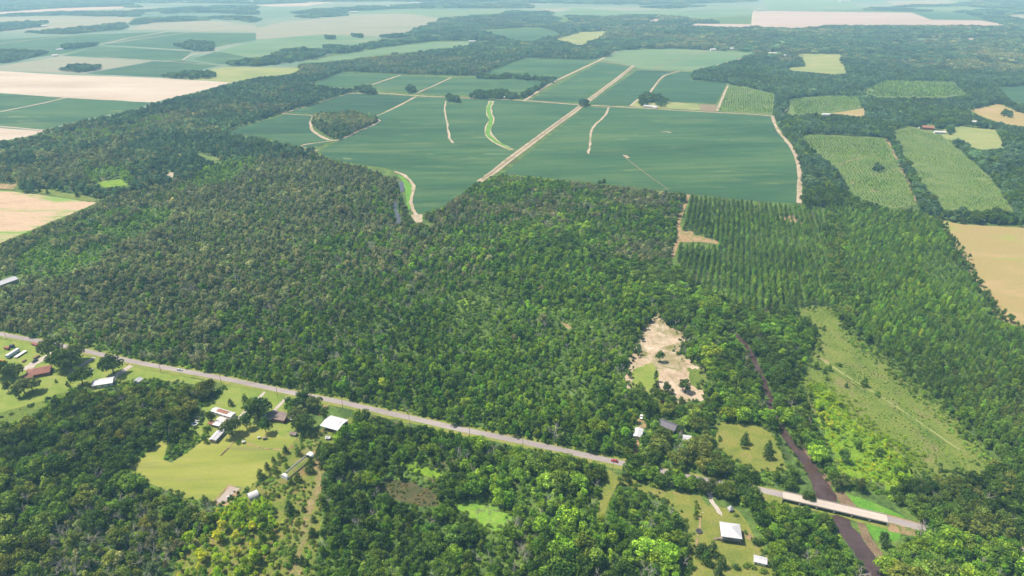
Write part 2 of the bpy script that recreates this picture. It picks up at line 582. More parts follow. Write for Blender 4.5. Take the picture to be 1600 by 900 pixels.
# ------------------------------------------------------------------ far farmland and fields
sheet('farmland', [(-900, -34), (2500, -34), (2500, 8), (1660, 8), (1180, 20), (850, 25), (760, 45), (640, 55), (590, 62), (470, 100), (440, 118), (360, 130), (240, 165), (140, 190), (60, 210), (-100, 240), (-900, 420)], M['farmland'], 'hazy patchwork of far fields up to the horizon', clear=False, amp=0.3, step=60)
FIELDS = [
    ('sand', 'bare', 'wide pale sand field at the left', [(-60, 108), (0, 111), (100, 117), (250, 122), (362, 129), (330, 138), (240, 160), (104, 153), (0, 145), (-60, 141)]),
    ('green', 'crop', 'green crop field below the wide pale sand field', [(-60, 142), (0, 146), (104, 153), (235, 161), (215, 170), (140, 185), (65, 203), (0, 196), (-60, 194)]),
    ('sand', 'bare', 'small pale sand patch at the left edge below the green field', [(-60, 200), (0, 200), (68, 205), (45, 213), (0, 220), (-60, 226)]),
    ('stub', 'stubble', 'greyish stubble field behind the wide sand field', [(-60, 101), (0, 103), (97, 88), (237, 95), (125, 115), (0, 110), (-60, 107)]),
    ('green', 'crop_dark', 'dark green field right of the grey stubble', [(135, 115), (237, 96), (285, 95), (345, 102), (260, 121)]),
    ('green', 'crop', 'green field around the round copse', [(97, 87), (155, 72), (300, 80), (285, 94), (240, 94)]),
    ('pale', 'pasture', 'pale pasture with farm buildings beside the sand field', [(255, 121), (350, 105), (400, 105), (470, 106), (460, 115), (400, 121), (362, 129)]),
    ('green', 'crop', 'green field right of the round copse', [(300, 93), (335, 81), (400, 82), (430, 90), (380, 98), (350, 101)]),
    ('pale', 'crop_pale', 'pale olive field left of the long tree belt', [(400, 64), (440, 55), (520, 55), (592, 60), (560, 73), (445, 80), (430, 88), (400, 92), (340, 80)]),
    ('green', 'crop', 'far green field above the round copse', [(162, 70), (262, 50), (400, 52), (400, 62), (335, 74), (310, 79)]),
    ('green', 'crop', 'far green field at the left edge below the tree strips', [(-60, 66), (0, 62), (118, 55), (262, 49), (160, 70), (100, 84), (0, 97), (-60, 98)]),
    ('mauve', 'stubble', 'far mauve-grey field in the upper left', [(400, 62), (400, 44), (440, 35), (540, 26), (640, 18), (690, 30), (640, 50), (590, 57), (500, 54)]),
    ('pale', 'crop_pale', 'far pale green field at the top', [(520, 21), (620, 15), (800, 15), (780, 22), (690, 28), (640, 22)]),
    ('mauve', 'stubble', 'far grey field beside the top left woods', [(200, 46), (230, 36), (330, 32), (400, 40), (400, 50), (265, 47)]),
    ('mauve', 'stubble', 'far grey field at the top left edge', [(-60, 30), (0, 27), (110, 25), (215, 27), (200, 38), (120, 43), (0, 50), (-60, 54)]),
    ('pink', 'bare_pink', 'far pinkish sand strip at the top left', [(-60, 24), (0, 19), (90, 13), (195, 10), (190, 13), (90, 18), (0, 22), (-60, 27)]),
    ('pink', 'bare_pink', 'far pinkish sand strip at the top centre left', [(400, 8), (520, 3), (480, 9), (420, 10)]),
    ('curve', 'crop_pale', 'long curved pale field between two tree belts', [(470, 97), (520, 88), (600, 75), (680, 66), (740, 65), (735, 70), (700, 76), (600, 85), (540, 93), (500, 98)]),
    ('pale', 'pasture', 'pale hay field surrounded by far woods', [(865, 62), (905, 50), (950, 49), (945, 55), (920, 68), (905, 72)]),
    ('green', 'crop', 'green far field left of the pale hay field', [(750, 50), (800, 46), (862, 46), (878, 53), (850, 60), (835, 66), (800, 63)]),
    ('pale', 'crop_pale', 'far pale green field at the top centre', [(855, 24), (900, 12), (985, 18), (1060, 14), (1075, 20), (1170, 13), (1175, 24), (1100, 29), (1020, 23), (930, 25)]),
    ('pink', 'bare_pink', 'wide pink sand field at the top right', [(1178, 18), (1200, 17), (1425, 20), (1455, 31), (1530, 32), (1570, 38), (1570, 41), (1500, 40), (1300, 40), (1240, 45), (1200, 43), (1175, 41)]),
    ('green', 'crop', 'green wedge beside the wide pink sand field', [(1427, 20), (1500, 20), (1540, 31), (1456, 30)]),
    ('pink', 'bare_pink', 'thin sand strip left of the wide pink field', [(1077, 41), (1085, 37), (1173, 38), (1173, 43)]),
    ('pale', 'crop_pale', 'far pale fields at the top right', [(1190, -4), (1320, -4), (1345, 15), (1200, 15)]),
    ('pale', 'stubble', 'far pale strip at the top right', [(1380, 2), (1480, 0), (1500, 6), (1400, 8)]),
    ('pink', 'bare_pink', 'thin pink clearing deep in the far right woods', [(1500, 61), (1518, 59.5), (1534, 61.5), (1522, 62.5)]),
    ('pale', 'crop_pale', 'thin far clearing in the upper right woods', [(1395, 61), (1440, 60), (1500, 61.5), (1470, 62.6), (1410, 62.3)]),
    ('pale', 'crop_pale', 'far field beyond the upper right woods', [(1400, 12), (1500, 10), (1560, 14), (1480, 17)]),
    ('pale', 'stubble', 'second far field beyond the upper right woods', [(1560, 24), (1660, 20), (1660, 27), (1600, 29)]),
    ('pink', 'bare_pink', 'small pink clearing in the top centre woods', [(1013, 31), (1022, 29.5), (1036, 31), (1028, 34), (1016, 34)]),
    ('pale', 'pasture', 'square pale grass field among the right woods', [(1245, 84), (1312, 84), (1323, 115), (1300, 116), (1235, 110), (1230, 106), (1260, 104), (1255, 95)]),
    ('pine', 'youngpine', 'young plantation above the wooded farm', [(1233, 155), (1280, 150), (1340, 150), (1346, 168), (1300, 175), (1240, 180), (1232, 178)]),
    ('pine', 'youngpine', 'dull green plantation in the right woods', [(1345, 142), (1385, 126), (1490, 128), (1500, 140), (1510, 150), (1430, 153), (1370, 152)]),
    ('bare', 'pale_hay', 'small tan clearing by the white shed', [(1290, 179), (1350, 169), (1352, 182), (1335, 182), (1310, 178)]),
    ('pale', 'pale_hay', 'yellow pasture at the right edge', [(1515, 172), (1560, 162), (1590, 175), (1660, 192), (1660, 205), (1570, 194), (1535, 183)]),
    ('pale', 'pasture', 'yellow pasture right of the red barn', [(1475, 200), (1495, 197), (1555, 203), (1570, 232), (1530, 234), (1495, 222), (1470, 215)]),
    ('green', 'crop_dark', 'dark green field at the right edge', [(1560, 137), (1660, 130), (1660, 166), (1600, 162), (1580, 158)]),
    ('pine', 'youngpine', 'young pine rows right of the big green field', [(1248, 212), (1270, 210), (1380, 215), (1400, 250), (1432, 320), (1395, 326), (1340, 310), (1320, 285), (1310, 265), (1285, 245)]),
    ('pine', 'youngpine', 'long pale plantation strip by the red barn', [(1390, 205), (1420, 197), (1470, 210), (1490, 228), (1545, 275), (1582, 330), (1590, 338), (1540, 335), (1480, 335), (1450, 300), (1420, 255)]),
    ('hay', 'pale_hay', 'large tan hay field at the right edge', [(1463, 343), (1500, 350), (1600, 356), (1700, 360), (1700, 540), (1600, 512), (1575, 505), (1555, 495), (1535, 455), (1520, 432), (1500, 400), (1480, 365)]),
    ('bare', 'bare_green', 'half bare field at the left edge', [(-80, 293), (20, 299), (90, 308), (140, 313), (150, 317), (110, 335), (60, 355), (0, 380), (-80, 410)]),
    # the big block of bean fields
    ('green', 'crop', 'bean field at the upper left of the field block', [(489, 131), (535, 113), (627, 117), (562, 138), (520, 136)]),
    ('green', 'crop', 'narrow bean field between two sand lanes', [(628, 118), (706, 122), (652, 144), (567, 139)]),
    ('green', 'crop', 'bean field under the far tree row', [(708, 122), (745, 121), (800, 123), (862, 129), (830, 150), (800, 144), (740, 143), (730, 149), (655, 147)]),
    ('green', 'crop', 'bean field above the far tree row', [(745, 119), (822, 91), (927, 95), (868, 125), (800, 119)]),
    ('green', 'crop_dark', 'dark bean field left of the diagonal lane', [(447, 177), (547, 146), (595, 148), (648, 151), (583, 182), (570, 180), (495, 179)]),
    ('green', 'crop_dark', 'dark bean field left of the copse', [(352, 206), (445, 179), (490, 182), (486, 195), (493, 208), (522, 219), (500, 228), (475, 230), (400, 213)]),
    ('green', 'crop', 'large bean field right of the copse', [(652, 152), (770, 156), (905, 165), (772, 269), (750, 282), (690, 325), (660, 333), (648, 334), (644, 310), (648, 290), (632, 273), (618, 268), (600, 262), (560, 256), (520, 250), (497, 237), (530, 220), (592, 190), (586, 184)]),
    ('green', 'crop', 'very large bean field right of the double lane', [(915, 167), (940, 168), (1080, 174), (1205, 182), (1210, 195), (1225, 215), (1240, 235), (1247, 270), (1248, 319), (1160, 312), (1070, 302), (1000, 294), (930, 286), (800, 273), (786, 271)]),
    ('green', 'crop', 'bean field between the two diagonal lanes', [(829, 156), (938, 97), (985, 104), (905, 161)]),
    ('green', 'crop_pale', 'paler bean field at the top right of the block', [(940, 94), (965, 79), (1050, 76), (1110, 79), (1185, 82), (1120, 102), (1082, 111), (1000, 108), (988, 102)]),
    ('green', 'crop_dark', 'bean field left of the farmhouse', [(995, 110), (1060, 112), (1037, 119), (1011, 149), (983, 165), (920, 163)]),
    ('green', 'crop_dark', 'bean field behind the farmhouse', [(1064, 113), (1082, 113), (1078, 126), (1135, 130), (1125, 150), (1118, 162), (1045, 159), (1030, 150), (1014, 149), (1040, 119)]),
    ('pale', 'pasture', 'grassy yard around the farmhouse', [(985, 166), (1006, 150), (1028, 151), (1045, 160), (1090, 162), (1096, 172), (1000, 168)]),
    ('bare', 'ditch', 'brown garden plot right of the farmhouse', [(1092, 163), (1120, 164), (1117, 175), (1094, 173)]),
    ('pine', 'youngpine', 'young plantation right of the farmhouse field', [(1137, 134), (1165, 136), (1210, 148), (1207, 180), (1120, 174)]),
]
NAMES = {'sand': 'sand_field', 'green': 'crop_field', 'stub': 'stubble_field', 'pale': 'pasture_field', 'mauve': 'stubble_field', 'pink': 'sand_field',
         'curve': 'crop_field', 'pine': 'plantation_ground', 'bare': 'bare_field', 'hay': 'hay_field'}
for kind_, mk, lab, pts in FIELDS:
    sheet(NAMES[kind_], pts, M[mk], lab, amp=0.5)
# grassy channel winding through the big bean field
strip('grass_channel', [(768, 158), (763, 170), (768, 188), (762, 207), (776, 222), (800, 234)], [11, 15, 14, 15, 13, 9], M['sand'], 'pale rim of the grassy channel winding through the bean field', wob=1.5, clear=0)
strip('grass_channel', [(768, 159), (763, 170), (767, 188), (762, 207), (775, 221), (797, 232)], [6, 9, 9, 9, 8, 4], M['bank'], 'grassy channel winding through the bean field', wob=0.8, clear=0)

# ------------------------------------------------------------------ near clearings, lawns and weeds
sheet('meadow', [(1232, 485), (1270, 478), (1300, 480), (1320, 510), (1400, 570), (1500, 660), (1555, 720), (1530, 740), (1450, 745), (1420, 740), (1380, 715), (1330, 690), (1270, 650), (1256, 600), (1262, 560), (1272, 545), (1276, 520)], M['meadow'], 'rough green meadow between the creek and the pine wood', amp=2.0)
sheet('weeds', [(1265, 603), (1285, 600), (1330, 655), (1400, 705), (1432, 745), (1390, 765), (1340, 745), (1310, 735), (1300, 700), (1275, 650)], M['lime'], 'bright lime green weeds at the meadow edge', amp=5.0, step=5)
sheet('mown_field', [(195, 738), (255, 684), (262, 690), (255, 718), (268, 723), (300, 702), (330, 680), (345, 655), (400, 660), (462, 688), (448, 712), (435, 728), (400, 760), (375, 772), (345, 790), (330, 785), (285, 777), (245, 760), (205, 745)], M['mown'], 'sunlit yellow mown field behind the trailer home', amp=0.8)
sheet('lawn', [(318, 636), (352, 606), (372, 601), (440, 616), (466, 623), (456, 645), (462, 668), (474, 680), (458, 690), (400, 664), (345, 660), (325, 684), (300, 690), (294, 664), (304, 648)], M['lawn'], 'mown lawn around the roadside houses', amp=1.0)
sheet('lawn', [(-60, 520), (0, 530), (60, 538), (120, 552), (205, 572), (325, 596), (312, 602), (225, 592), (180, 602), (150, 612), (115, 604), (70, 625), (0, 655), (-60, 680)], M['lawn'], 'lawn around the red-roofed house at the left', amp=1.0)
sheet('meadow', [(-60, 672), (0, 645), (60, 628), (75, 632), (40, 650), (0, 668), (-60, 690)], M['meadow'], 'rough grass strip at the left edge below the lawn', amp=1.0)
sheet('sand_clearing', [(1028, 487), (1040, 505), (1068, 520), (1070, 535), (1060, 550), (1090, 572), (1102, 575), (1100, 625), (1060, 630), (1040, 610), (1010, 615), (978, 607), (976, 590), (990, 550), (1000, 520)], M['sandclear'], 'churned pale sand clearing in the woods', amp=2.5, step=5)
sheet('grass_patch', [(985, 604), (990, 580), (1018, 566), (1030, 580), (1026, 612), (1010, 617)], M['lawn'], 'green weedy patch in the sand clearing', amp=3.0, clear=False, step=4)
sheet('grass_patch', [(1074, 574), (1102, 576), (1101, 612), (1080, 602)], M['meadow'], 'grassy right corner of the sand clearing', amp=2.2, clear=False, step=4)
sheet('lawn', [(1118, 658), (1180, 662), (1210, 680), (1230, 735), (1180, 738), (1140, 715), (1120, 700)], M['lawn_dull'], 'mown grass plot beside the creek', amp=0.8)
sheet('lawn', [(950, 738), (985, 748), (1030, 765), (1095, 775), (1105, 790), (1150, 795), (1165, 812), (1180, 840), (1200, 865), (1212, 900), (1220, 1000), (1085, 1000), (1076, 905), (1075, 860), (1075, 825), (1060, 800), (1030, 780), (985, 760), (966, 756), (942, 800), (946, 760)], M['lawn_dull'], 'grassy yard around the white pyramid-roofed house', amp=0.8)
sheet('scrub', [(378, 775), (440, 712), (466, 682), (505, 668), (548, 652), (560, 660), (525, 690), (508, 720), (500, 750), (502, 800), (492, 900), (500, 1000), (250, 1000), (275, 880), (320, 815)], M['scrub'], 'rusty green scrub strip below the mown field', amp=1.5, clear=False)
sheet('grass_glade', [(616, 722), (640, 720), (700, 738), (705, 746), (680, 748), (640, 738)], M['lime'], 'bright grass glade in the near woods', amp=1.0)
sheet('marsh', [(588, 762), (605, 748), (640, 752), (680, 770), (688, 790), (660, 792), (620, 782)], M['bog'], 'brown marshy hollow in the near woods', amp=1.0)
sheet('pond', [(712, 788), (735, 780), (765, 786), (800, 805), (798, 828), (770, 830), (740, 812), (712, 800)], M['duckweed'], 'lime green weed-covered pond in the near woods', amp=0.8)
for k, (nm, mk, lab, pts) in enumerate([
    ('sand_arena', 'dirt', 'dirt rim around the pink sand arena', [(327, 788), (358, 757), (382, 762), (356, 790)]),
    ('sand_arena', 'bare_pink', 'pink sand arena at the corner of the mown field', [(335, 786), (359, 760), (375, 763), (353, 785)]),
    ('grass_bank', 'bank', 'bright green bank above the bridge', [(1321, 772), (1345, 778), (1380, 792), (1410, 806), (1416, 812), (1392, 808), (1360, 800), (1330, 786)]),
    ('grass_bank', 'bank', 'bright green bank below the bridge', [(1352, 818), (1375, 819), (1410, 828), (1405, 842), (1385, 850), (1365, 842)]),
    ('mud_bank', 'mud', 'muddy bank of the creek above the bridge', [(1240, 684), (1252, 690), (1268, 715), (1285, 735), (1300, 755), (1296, 762), (1275, 742), (1258, 714), (1248, 700)]),
    ('mud_bank', 'mud', 'muddy point right of the creek above the bridge', [(1303, 770), (1318, 768), (1332, 784), (1342, 797), (1326, 795), (1312, 785)]),
    ('mud_bank', 'mud', 'muddy bank of the creek below the bridge', [(1338, 812), (1350, 816), (1362, 842), (1372, 855), (1386, 875), (1380, 884), (1358, 858), (1346, 838)]),
    ('dirt_verge', 'dirt', 'reddish dirt verge above the road by the bridge', [(1196, 762), (1225, 768), (1250, 778), (1264, 780), (1262, 785), (1230, 780), (1196, 771)]),
    ('dirt_verge', 'dirt', 'reddish dirt verge right of the bridge', [(1372, 807), (1400, 810), (1432, 822), (1426, 826), (1396, 817)]),
    ('clearing', 'dirt', 'small sandy clearing on the woodland track', [(1058, 360), (1082, 362), (1085, 368), (1120, 376), (1125, 382), (1095, 378), (1060, 378)]),
    ('clearing', 'lime', 'small lime green clearing in the left woods', [(150, 285), (190, 280), (200, 290), (165, 294)]),
    ('clearing', 'bare', 'tiny sand clearing in the left woods', [(260, 270), (272, 270), (270, 277), (262, 277)]),
    ('clearing', 'youngpine', 'thin green clearing in the upper left woods', [(305, 240), (340, 245), (348, 250), (330, 252)]),
    ('clearing', 'dirt', 'rusty patch at the left field corner', [(-60, 288), (20, 287), (33, 285), (20, 296), (-60, 295)]),
    ('clearing', 'meadow', 'thin scrub clearing beside the half bare field', [(40, 297), (70, 296), (130, 306), (165, 312), (140, 316), (90, 308)]),
    ('clearing', 'lime', 'grass strip through the central woods', [(548, 382), (557, 370), (558, 380), (552, 410), (546, 412)]),
    ('clearing', 'lime', 'small lime gap in the central woods', [(710, 466), (735, 468), (734, 480), (712, 476)]),
    ('clearing', 'lime', 'narrow lime gap in the central woods', [(588, 548), (600, 545), (602, 565), (590, 566)]),
    ('clearing', 'dirt', 'rusty gap near the middle of the woods', [(873, 505), (890, 506), (900, 518), (888, 515)]),
    ('clearing', 'lime', 'lime gap left of the sand clearing', [(828, 480), (848, 478), (855, 490), (838, 492)]),
    ('clearing', 'dirt', 'brown rim beside the pine rows', [(1215, 336), (1240, 338), (1258, 350), (1235, 348)]),
]):
    thin = ' gap ' in lab or 'brown rim beside' in lab or 'strip through' in lab
    sheet(nm, pts, M[mk], lab, amp=2.0 if thin else 0.9, step=5 if thin else 14, clear=not thin)
    if thin:
        THIN.append(np.array(pts, float))

# ------------------------------------------------------------------ water
strip('creek', [(1140, 515), (1160, 533), (1177, 560), (1187, 585), (1199, 612), (1204, 638), (1222, 666), (1233, 690), (1254, 714), (1272, 740), (1286, 765), (1296, 788), (1310, 812), (1330, 838), (1350, 866), (1364, 890), (1380, 930), (1390, 980)],
      [2.5, 4.5, 6, 5, 5.8, 4.4, 5.5, 6.2, 8, 9, 11, 11.5, 11.5, 12, 10.5, 9.5, 10, 10], M['creek'], 'muddy brown creek winding to the road bridge', wob=0.6, clear=[1.0] * 5 + [0.7, 0.5, 0.9] + [0.8] * 10)
CLEAR_BASE.append(CLEAR[-1])
strip('pond', [(625, 284), (629, 292), (627, 300)], [5, 10, 6], M['pond'], 'grey sliver of slough at the field edge', wob=1.0, clear=0.9)
strip('pond', [(619, 310), (618, 325), (623, 342), (622, 350)], [5, 6, 7, 4], M['pond'], 'lower grey sliver of slough beside the woods', wob=1.0, clear=0.9)
sheet('sand_clearing', [(642, 336), (660, 335), (660, 347), (650, 348)], M['sand'], 'bright sand corner of the bean field', amp=0.5)
sheet('grass_bank', [(620, 272), (632, 278), (646, 292), (644, 312), (640, 330), (636, 322), (634, 300), (630, 285)], M['bank'], 'grass edge between slough and bean field', amp=0.6)

# ------------------------------------------------------------------ lanes and tracks
TRACKS = [
    # points, width m, material, label, clear factor
    ([(750, 284), (772, 268), (832, 222), (905, 168), (948, 136), (990, 103)], 13, 'sand', 'pale double sand lane crossing the bean fields', 1.0),
    ([(753, 281), (774, 266), (832, 222), (905, 168), (948, 136), (988, 105)], 4.5, 'ditch', 'brown ditch inside the double sand lane', 0),
    ([(820, 157), (868, 127), (935, 95), (962, 80)], 8, 'sand', 'sand lane left of the double lane', 0.8),
    ([(990, 103), (955, 98), (938, 96)], 6, 'sand', 'sand bend joining two lanes', 0.8),
    ([(995, 109), (1062, 111), (1100, 110)], 5, 'sand', 'thin sand lane behind the farm fields', 0),
    ([(1062, 111), (1037, 119), (1022, 136), (1012, 149), (998, 155), (985, 166)], 5, 'sand', 'farm track down to the farmhouse', 0.8),
    ([(1110, 79), (1068, 91), (1040, 100), (1020, 108)], 5, 'ditch', 'faint grassy lane in the pale bean field', 0),
    ([(1186, 82), (1150, 94), (1120, 102)], 6, 'sand', 'short lane by the dark wood', 0.5),
    ([(540, 146), (595, 146), (650, 150), (700, 152), (770, 155), (830, 158), (905, 164), (1000, 169), (1080, 174), (1160, 178), (1212, 182)], 7.5, 'sand', 'straight country road across the bean fields', 0.9),
    ([(951, 168), (946, 180), (930, 195), (924, 205), (922, 225), (919, 241)], 4.5, 'sand', 'curved sand track in the right bean field', 0.5),
    ([(975, 244), (985, 253), (1010, 272), (1045, 297)], 1.6, 'ditch', 'thin dark drain line in the right bean field', 0),
    ([(955, 200), (1000, 203), (1045, 207)], 2.2, 'crop_dark', 'faint dark line in the right bean field', 0),
    ([(1034, 206.5), (1040, 206), (1048, 207.5)], 5, 'sand', 'small pale scar in the right bean field', 0),
    ([(973, 243), (977, 243.5), (982, 247)], 6, 'sand', 'small pale pad at the top of the drain line', 0),
    ([(697, 158), (695, 172), (699, 195), (702, 215), (708, 224)], 4, 'sand', 'curved sand track in the left bean field', 0.5),
    ([(650, 151), (618, 168), (584, 184)], 5, 'sand', 'diagonal sand lane to the copse', 0.5),
    ([(627, 117), (562, 139)], 6, 'sand', 'upper sand lane between bean fields', 0.5),
    ([(706, 121), (680, 133), (650, 146)], 5, 'sand', 'second upper sand lane between bean fields', 0.5),
    ([(490, 181), (486, 196), (493, 208), (523, 220), (560, 205), (592, 191), (588, 186)], 6, 'sand', 'sand track looping round the copse', 0.6),
    ([(497, 236), (470, 228), (523, 220)], 4, 'sand', 'sand track below the copse', 0.5),
    ([(440, 178), (492, 181)], 4, 'sand', 'thin sand track left of the copse', 0.3),
    ([(440, 178), (500, 160), (547, 146)], 4, 'sand', 'sand track along the wood edge', 0.3),
    ([(616, 268), (632, 275), (646, 291), (642, 312), (646, 330), (652, 338)], 5, 'sand', 'sandy bank along the bean field edge', 0.8),
    ([(1207, 182), (1212, 198), (1226, 217), (1240, 236), (1248, 268), (1249, 318)], 7, 'sand', 'pale sand track on the right edge of the bean field', 0.8),
    ([(1137, 134), (1130, 150), (1120, 174)], 6, 'sand', 'sand lane beside the young plantation', 0.6),
    ([(1076, 304), (1066, 330), (1060, 350), (1062, 365), (1050, 402)], 5, 'dirt', 'tan track through the right woods', 0.9),
    ([(1384, 215), (1400, 245), (1420, 285), (1432, 315)], 4, 'dirt', 'red-brown track between two plantations', 0.6),
    ([(1310, 258), (1340, 248), (1374, 240)], 3, 'dirt', 'tan path across the young pine rows', 0),
    ([(1260, 545), (1290, 566), (1330, 592), (1400, 635), (1480, 690), (1500, 703)], [2.6, 2.2, 1.8, 1.4], 'pasture', 'worn track down the meadow', 0),
    ([(1258, 543), (1280, 558), (1295, 566)], 2.5, 'dirt', 'bare top of the meadow track', 0),
    ([(1300, 578), (1340, 606), (1400, 643), (1470, 690)], 1.5, 'floor', 'dark ditch line down the meadow', 0),
    ([(955, 735), (948, 765), (940, 805)], 5, 'lawn_dull', 'grass ride beside the near woods', 0.9),
    ([(480, 700), (500, 730), (495, 760), (485, 790), (478, 830), (465, 870), (460, 900)], [4, 6, 5, 4, 4, 6, 6], 'path', 'tan path down the scrub strip', 0.6),
    ([(104, 153), (60, 163), (0, 175)], 7, 'bare', 'sand lane across the left green field', 0),
    ([(0, 198), (68, 204)], 6, 'bare', 'pale lane at the left edge', 0),
    ([(155, 70), (200, 60), (262, 49)], 10, 'bare', 'far pale lane in the left fields', 0),
    ([(170, 68), (300, 50), (400, 38)], 9, 'bare', 'far long pale lane in the left fields', 0),
    ([(0, 68), (118, 55)], 9, 'bare', 'far pale lane at the left edge', 0),
    ([(285, 94), (300, 86), (335, 80)], 6, 'bare', 'curved pale lane by the round copse', 0),
    ([(160, 90), (240, 95), (350, 102)], 5, 'bare', 'pale field boundary behind the sand field', 0),
    ([(127, 115), (237, 96)], 5, 'bare', 'pale diagonal boundary behind the sand field', 0),
    ([(1173, 55), (1175, 40), (1178, 18), (1190, 12)], 9, 'bare', 'pale far lane running beside the pink field', 0.6),
    ([(1230, 168), (1222, 180), (1220, 188)], 5, 'sand', 'pale lane gap in the right woods', 0.5),
    # driveways
    ([(75, 546), (82, 551), (68, 560), (50, 570), (42, 578)], [4, 4, 7, 8, 8], 'gravel', 'white gravel drive to the red-roofed house', 0.9),
    ([(153, 554), (140, 563), (122, 574), (108, 581)], [4, 4, 5, 7], 'gravel', 'pale drive past the big oak', 0.9),
    ([(211, 567), (195, 578), (180, 588), (172, 594)], [5, 5, 6, 7], 'gravel', 'pale drive to the white-roofed building', 0.9),
    ([(417, 609), (400, 627), (378, 648), (372, 655)], 2.6, 'gravel', 'twin-track drive to the trailer home', 0.9),
    ([(452, 618), (438, 632), (424, 646)], 2.8, 'gravel', 'straight drive to the brown-roofed house', 0.9),
    ([(513, 626), (508, 636), (500, 650)], 4, 'dirt', 'dirt drive beside the open barn', 0.6),
    ([(1108, 752), (1109, 768), (1112, 784), (1124, 800), (1127, 806)], [4, 3.2, 2.8, 2.4, 1.0], 'gravel', 'white gravel drive to the pyramid-roofed house', 0.9),
    ([(1158, 832), (1168, 838), (1176, 838)], [3, 6, 4], 'dirt', 'bare sandy patch beside the pyramid-roofed house', 0),
    ([(998, 678), (994, 700), (990, 712)], 3, 'dirt', 'dirt path to the hidden trailer', 0.8),
    ([(1002, 655), (1004, 668)], 6, 'dirt', 'bare yard among the roadside trees', 0.9),
    ([(358, 700), (345, 712), (372, 684)], 1.2, 'dirt', 'worn footpath across the mown field', 0),
    ([(378, 690), (410, 700), (440, 703)], 1.2, 'dirt', 'pale worn line in the lawn', 0),
    ([(1094, 806), (1093, 825), (1086, 860)], 1.2, 'dirt', 'worn footpath in the yard', 0),
]
for px, wd, mk, lab, cl in TRACKS:
    strip('track' if 'road' not in lab else 'road', px, wd, M[mk], lab, wob=1.1 if mk == 'path' else 0.7 if np.mean([p[1] for p in px]) < 330 and np.max(wd) > 3 else 0.3 if np.max(wd) > 3 else 0.08, clear=cl)

# ------------------------------------------------------------------ the county road, with a rise to the bridge
ROAD = [(-60, 508), (0, 522), (70, 535), (127, 547), (207, 565), (282, 579), (325, 587), (400, 602), (467, 616), (525, 627), (600, 644), (650, 655), (720, 671), (800, 687), (875, 703), (925, 714), (962, 722), (1031, 736), (1072, 745), (1150, 761), (1200, 773), (1275, 790), (1340, 805), (1425, 825), (1537, 848), (1600, 862), (1690, 882)]
BR0, BR1 = G(1222, 778.5), G(1385, 816)      # bridge ends on plan
bdir = (BR1 - BR0).normalized()
blen = (BR1 - BR0).length
DECK = 2.5


def rise(line):
    s = (line - np.array([BR0.x, BR0.y])) @ np.array([bdir.x, bdir.y])
    a = np.clip((s + 55) / 55, 0, 1)
    b = np.clip((blen + 45 - s) / 45, 0, 1)
    f = np.minimum(a, b)
    return DECK * f * f * (3 - 2 * f)


vis = [p for p in ROAD if p[0] <= 965]
strip('verge', ROAD, 12, M['verge'], 'grass verges along the county road', wob=0.7, clear=0)
ca, cb = strip_pts(smooth_line(list(Gn(vis))), 8.5)
CLEAR.append(PX(np.concatenate([ca, cb[::-1]]), 0.0))
for seg in ([(1190, 769), (1275, 790), (1340, 805), (1432, 827)],):
    ca, cb = strip_pts(smooth_line(list(Gn(seg))), 11.0)
    CLEAR.append(PX(np.concatenate([ca, cb[::-1]]), 0.0))
    CLEAR.append(PX(np.concatenate([ca, cb[::-1]]), 3.0))
ca, cb = strip_pts(smooth_line(list(Gn(ROAD))), 7.5)
CLEAR_BASE.append(PX(np.concatenate([ca, cb[::-1]]), 0.0))
for sp in ((1031, 736), (1075, 745), (1155, 762), (1545, 850), (1592, 860)):
    CLEAR.append(np.array([(sp[0] - 9, sp[1] - 5), (sp[0] + 9, sp[1] - 1), (sp[0] + 9, sp[1] + 4), (sp[0] - 9, sp[1] + 1)], float))

# carriageway split where the bridge begins and ends; the deck itself belongs to the bridge
full = smooth_line(list(Gn(ROAD)), 6)
sfull = (full - np.array([BR0.x, BR0.y])) @ np.array([bdir.x, bdir.y])


def road_piece(line, label):
    a, b = strip_pts(line, 5.4, 0.08)
    h = rise(line) + ZSTEP[0] + 0.05
    n = len(line)
    a2, b2 = strip_pts(line, 5.8 + 1.0)
    a3 = np.array(a2)
    b3 = np.array(b2)
    nr = (a - b)
    nr /= np.linalg.norm(nr, axis=1)[:, None]
    out = np.maximum(h - ZSTEP[0], 0.05) * 1.6
    a3 = a3 + nr * out[:, None]
    b3 = b3 - nr * out[:, None]
    v = [(p[0], p[1], z) for p, z in zip(a, h)] + [(p[0], p[1], z) for p, z in zip(b, h)]
    f = [(i, n + i, n + i + 1, i + 1) for i in range(n - 1)]
    me = mesh('road', v, f, M['asphalt'])
    if me.polygons[0].normal.z < 0:
        me.flip_normals()
    tag(obj('road', me), label, None, None, 'structure')
    v = [(p[0], p[1], z - 0.03) for p, z in zip(a2, h)] + [(p[0], p[1], z - 0.03) for p, z in zip(b2, h)] + [(p[0], p[1], 0.02) for p in a3] + [(p[0], p[1], 0.02) for p in b3]
    f = [(i, n + i, n + i + 1, i + 1) for i in range(n - 1)] + [(2 * n + i, i, i + 1, 2 * n + i + 1) for i in range(n - 1)] + [(n + i, 3 * n + i, 3 * n + i + 1, n + i + 1) for i in range(n - 1)]
    tag(obj('embankment', mesh('embankment', v, f, M['dirt'] if 'right' in label else M['verge'])), 'grassy shoulder carrying the ' + label, None, None, 'structure')


A0 = np.array([BR0.x, BR0.y])
A1 = np.array([BR1.x, BR1.y])
left = np.concatenate([full[sfull < -1.0], [A0]])
right = np.concatenate([[A1], full[sfull > blen + 1.0]])
road_piece(left, 'county road running left from the bridge')
road_piece(right, 'county road right of the bridge')

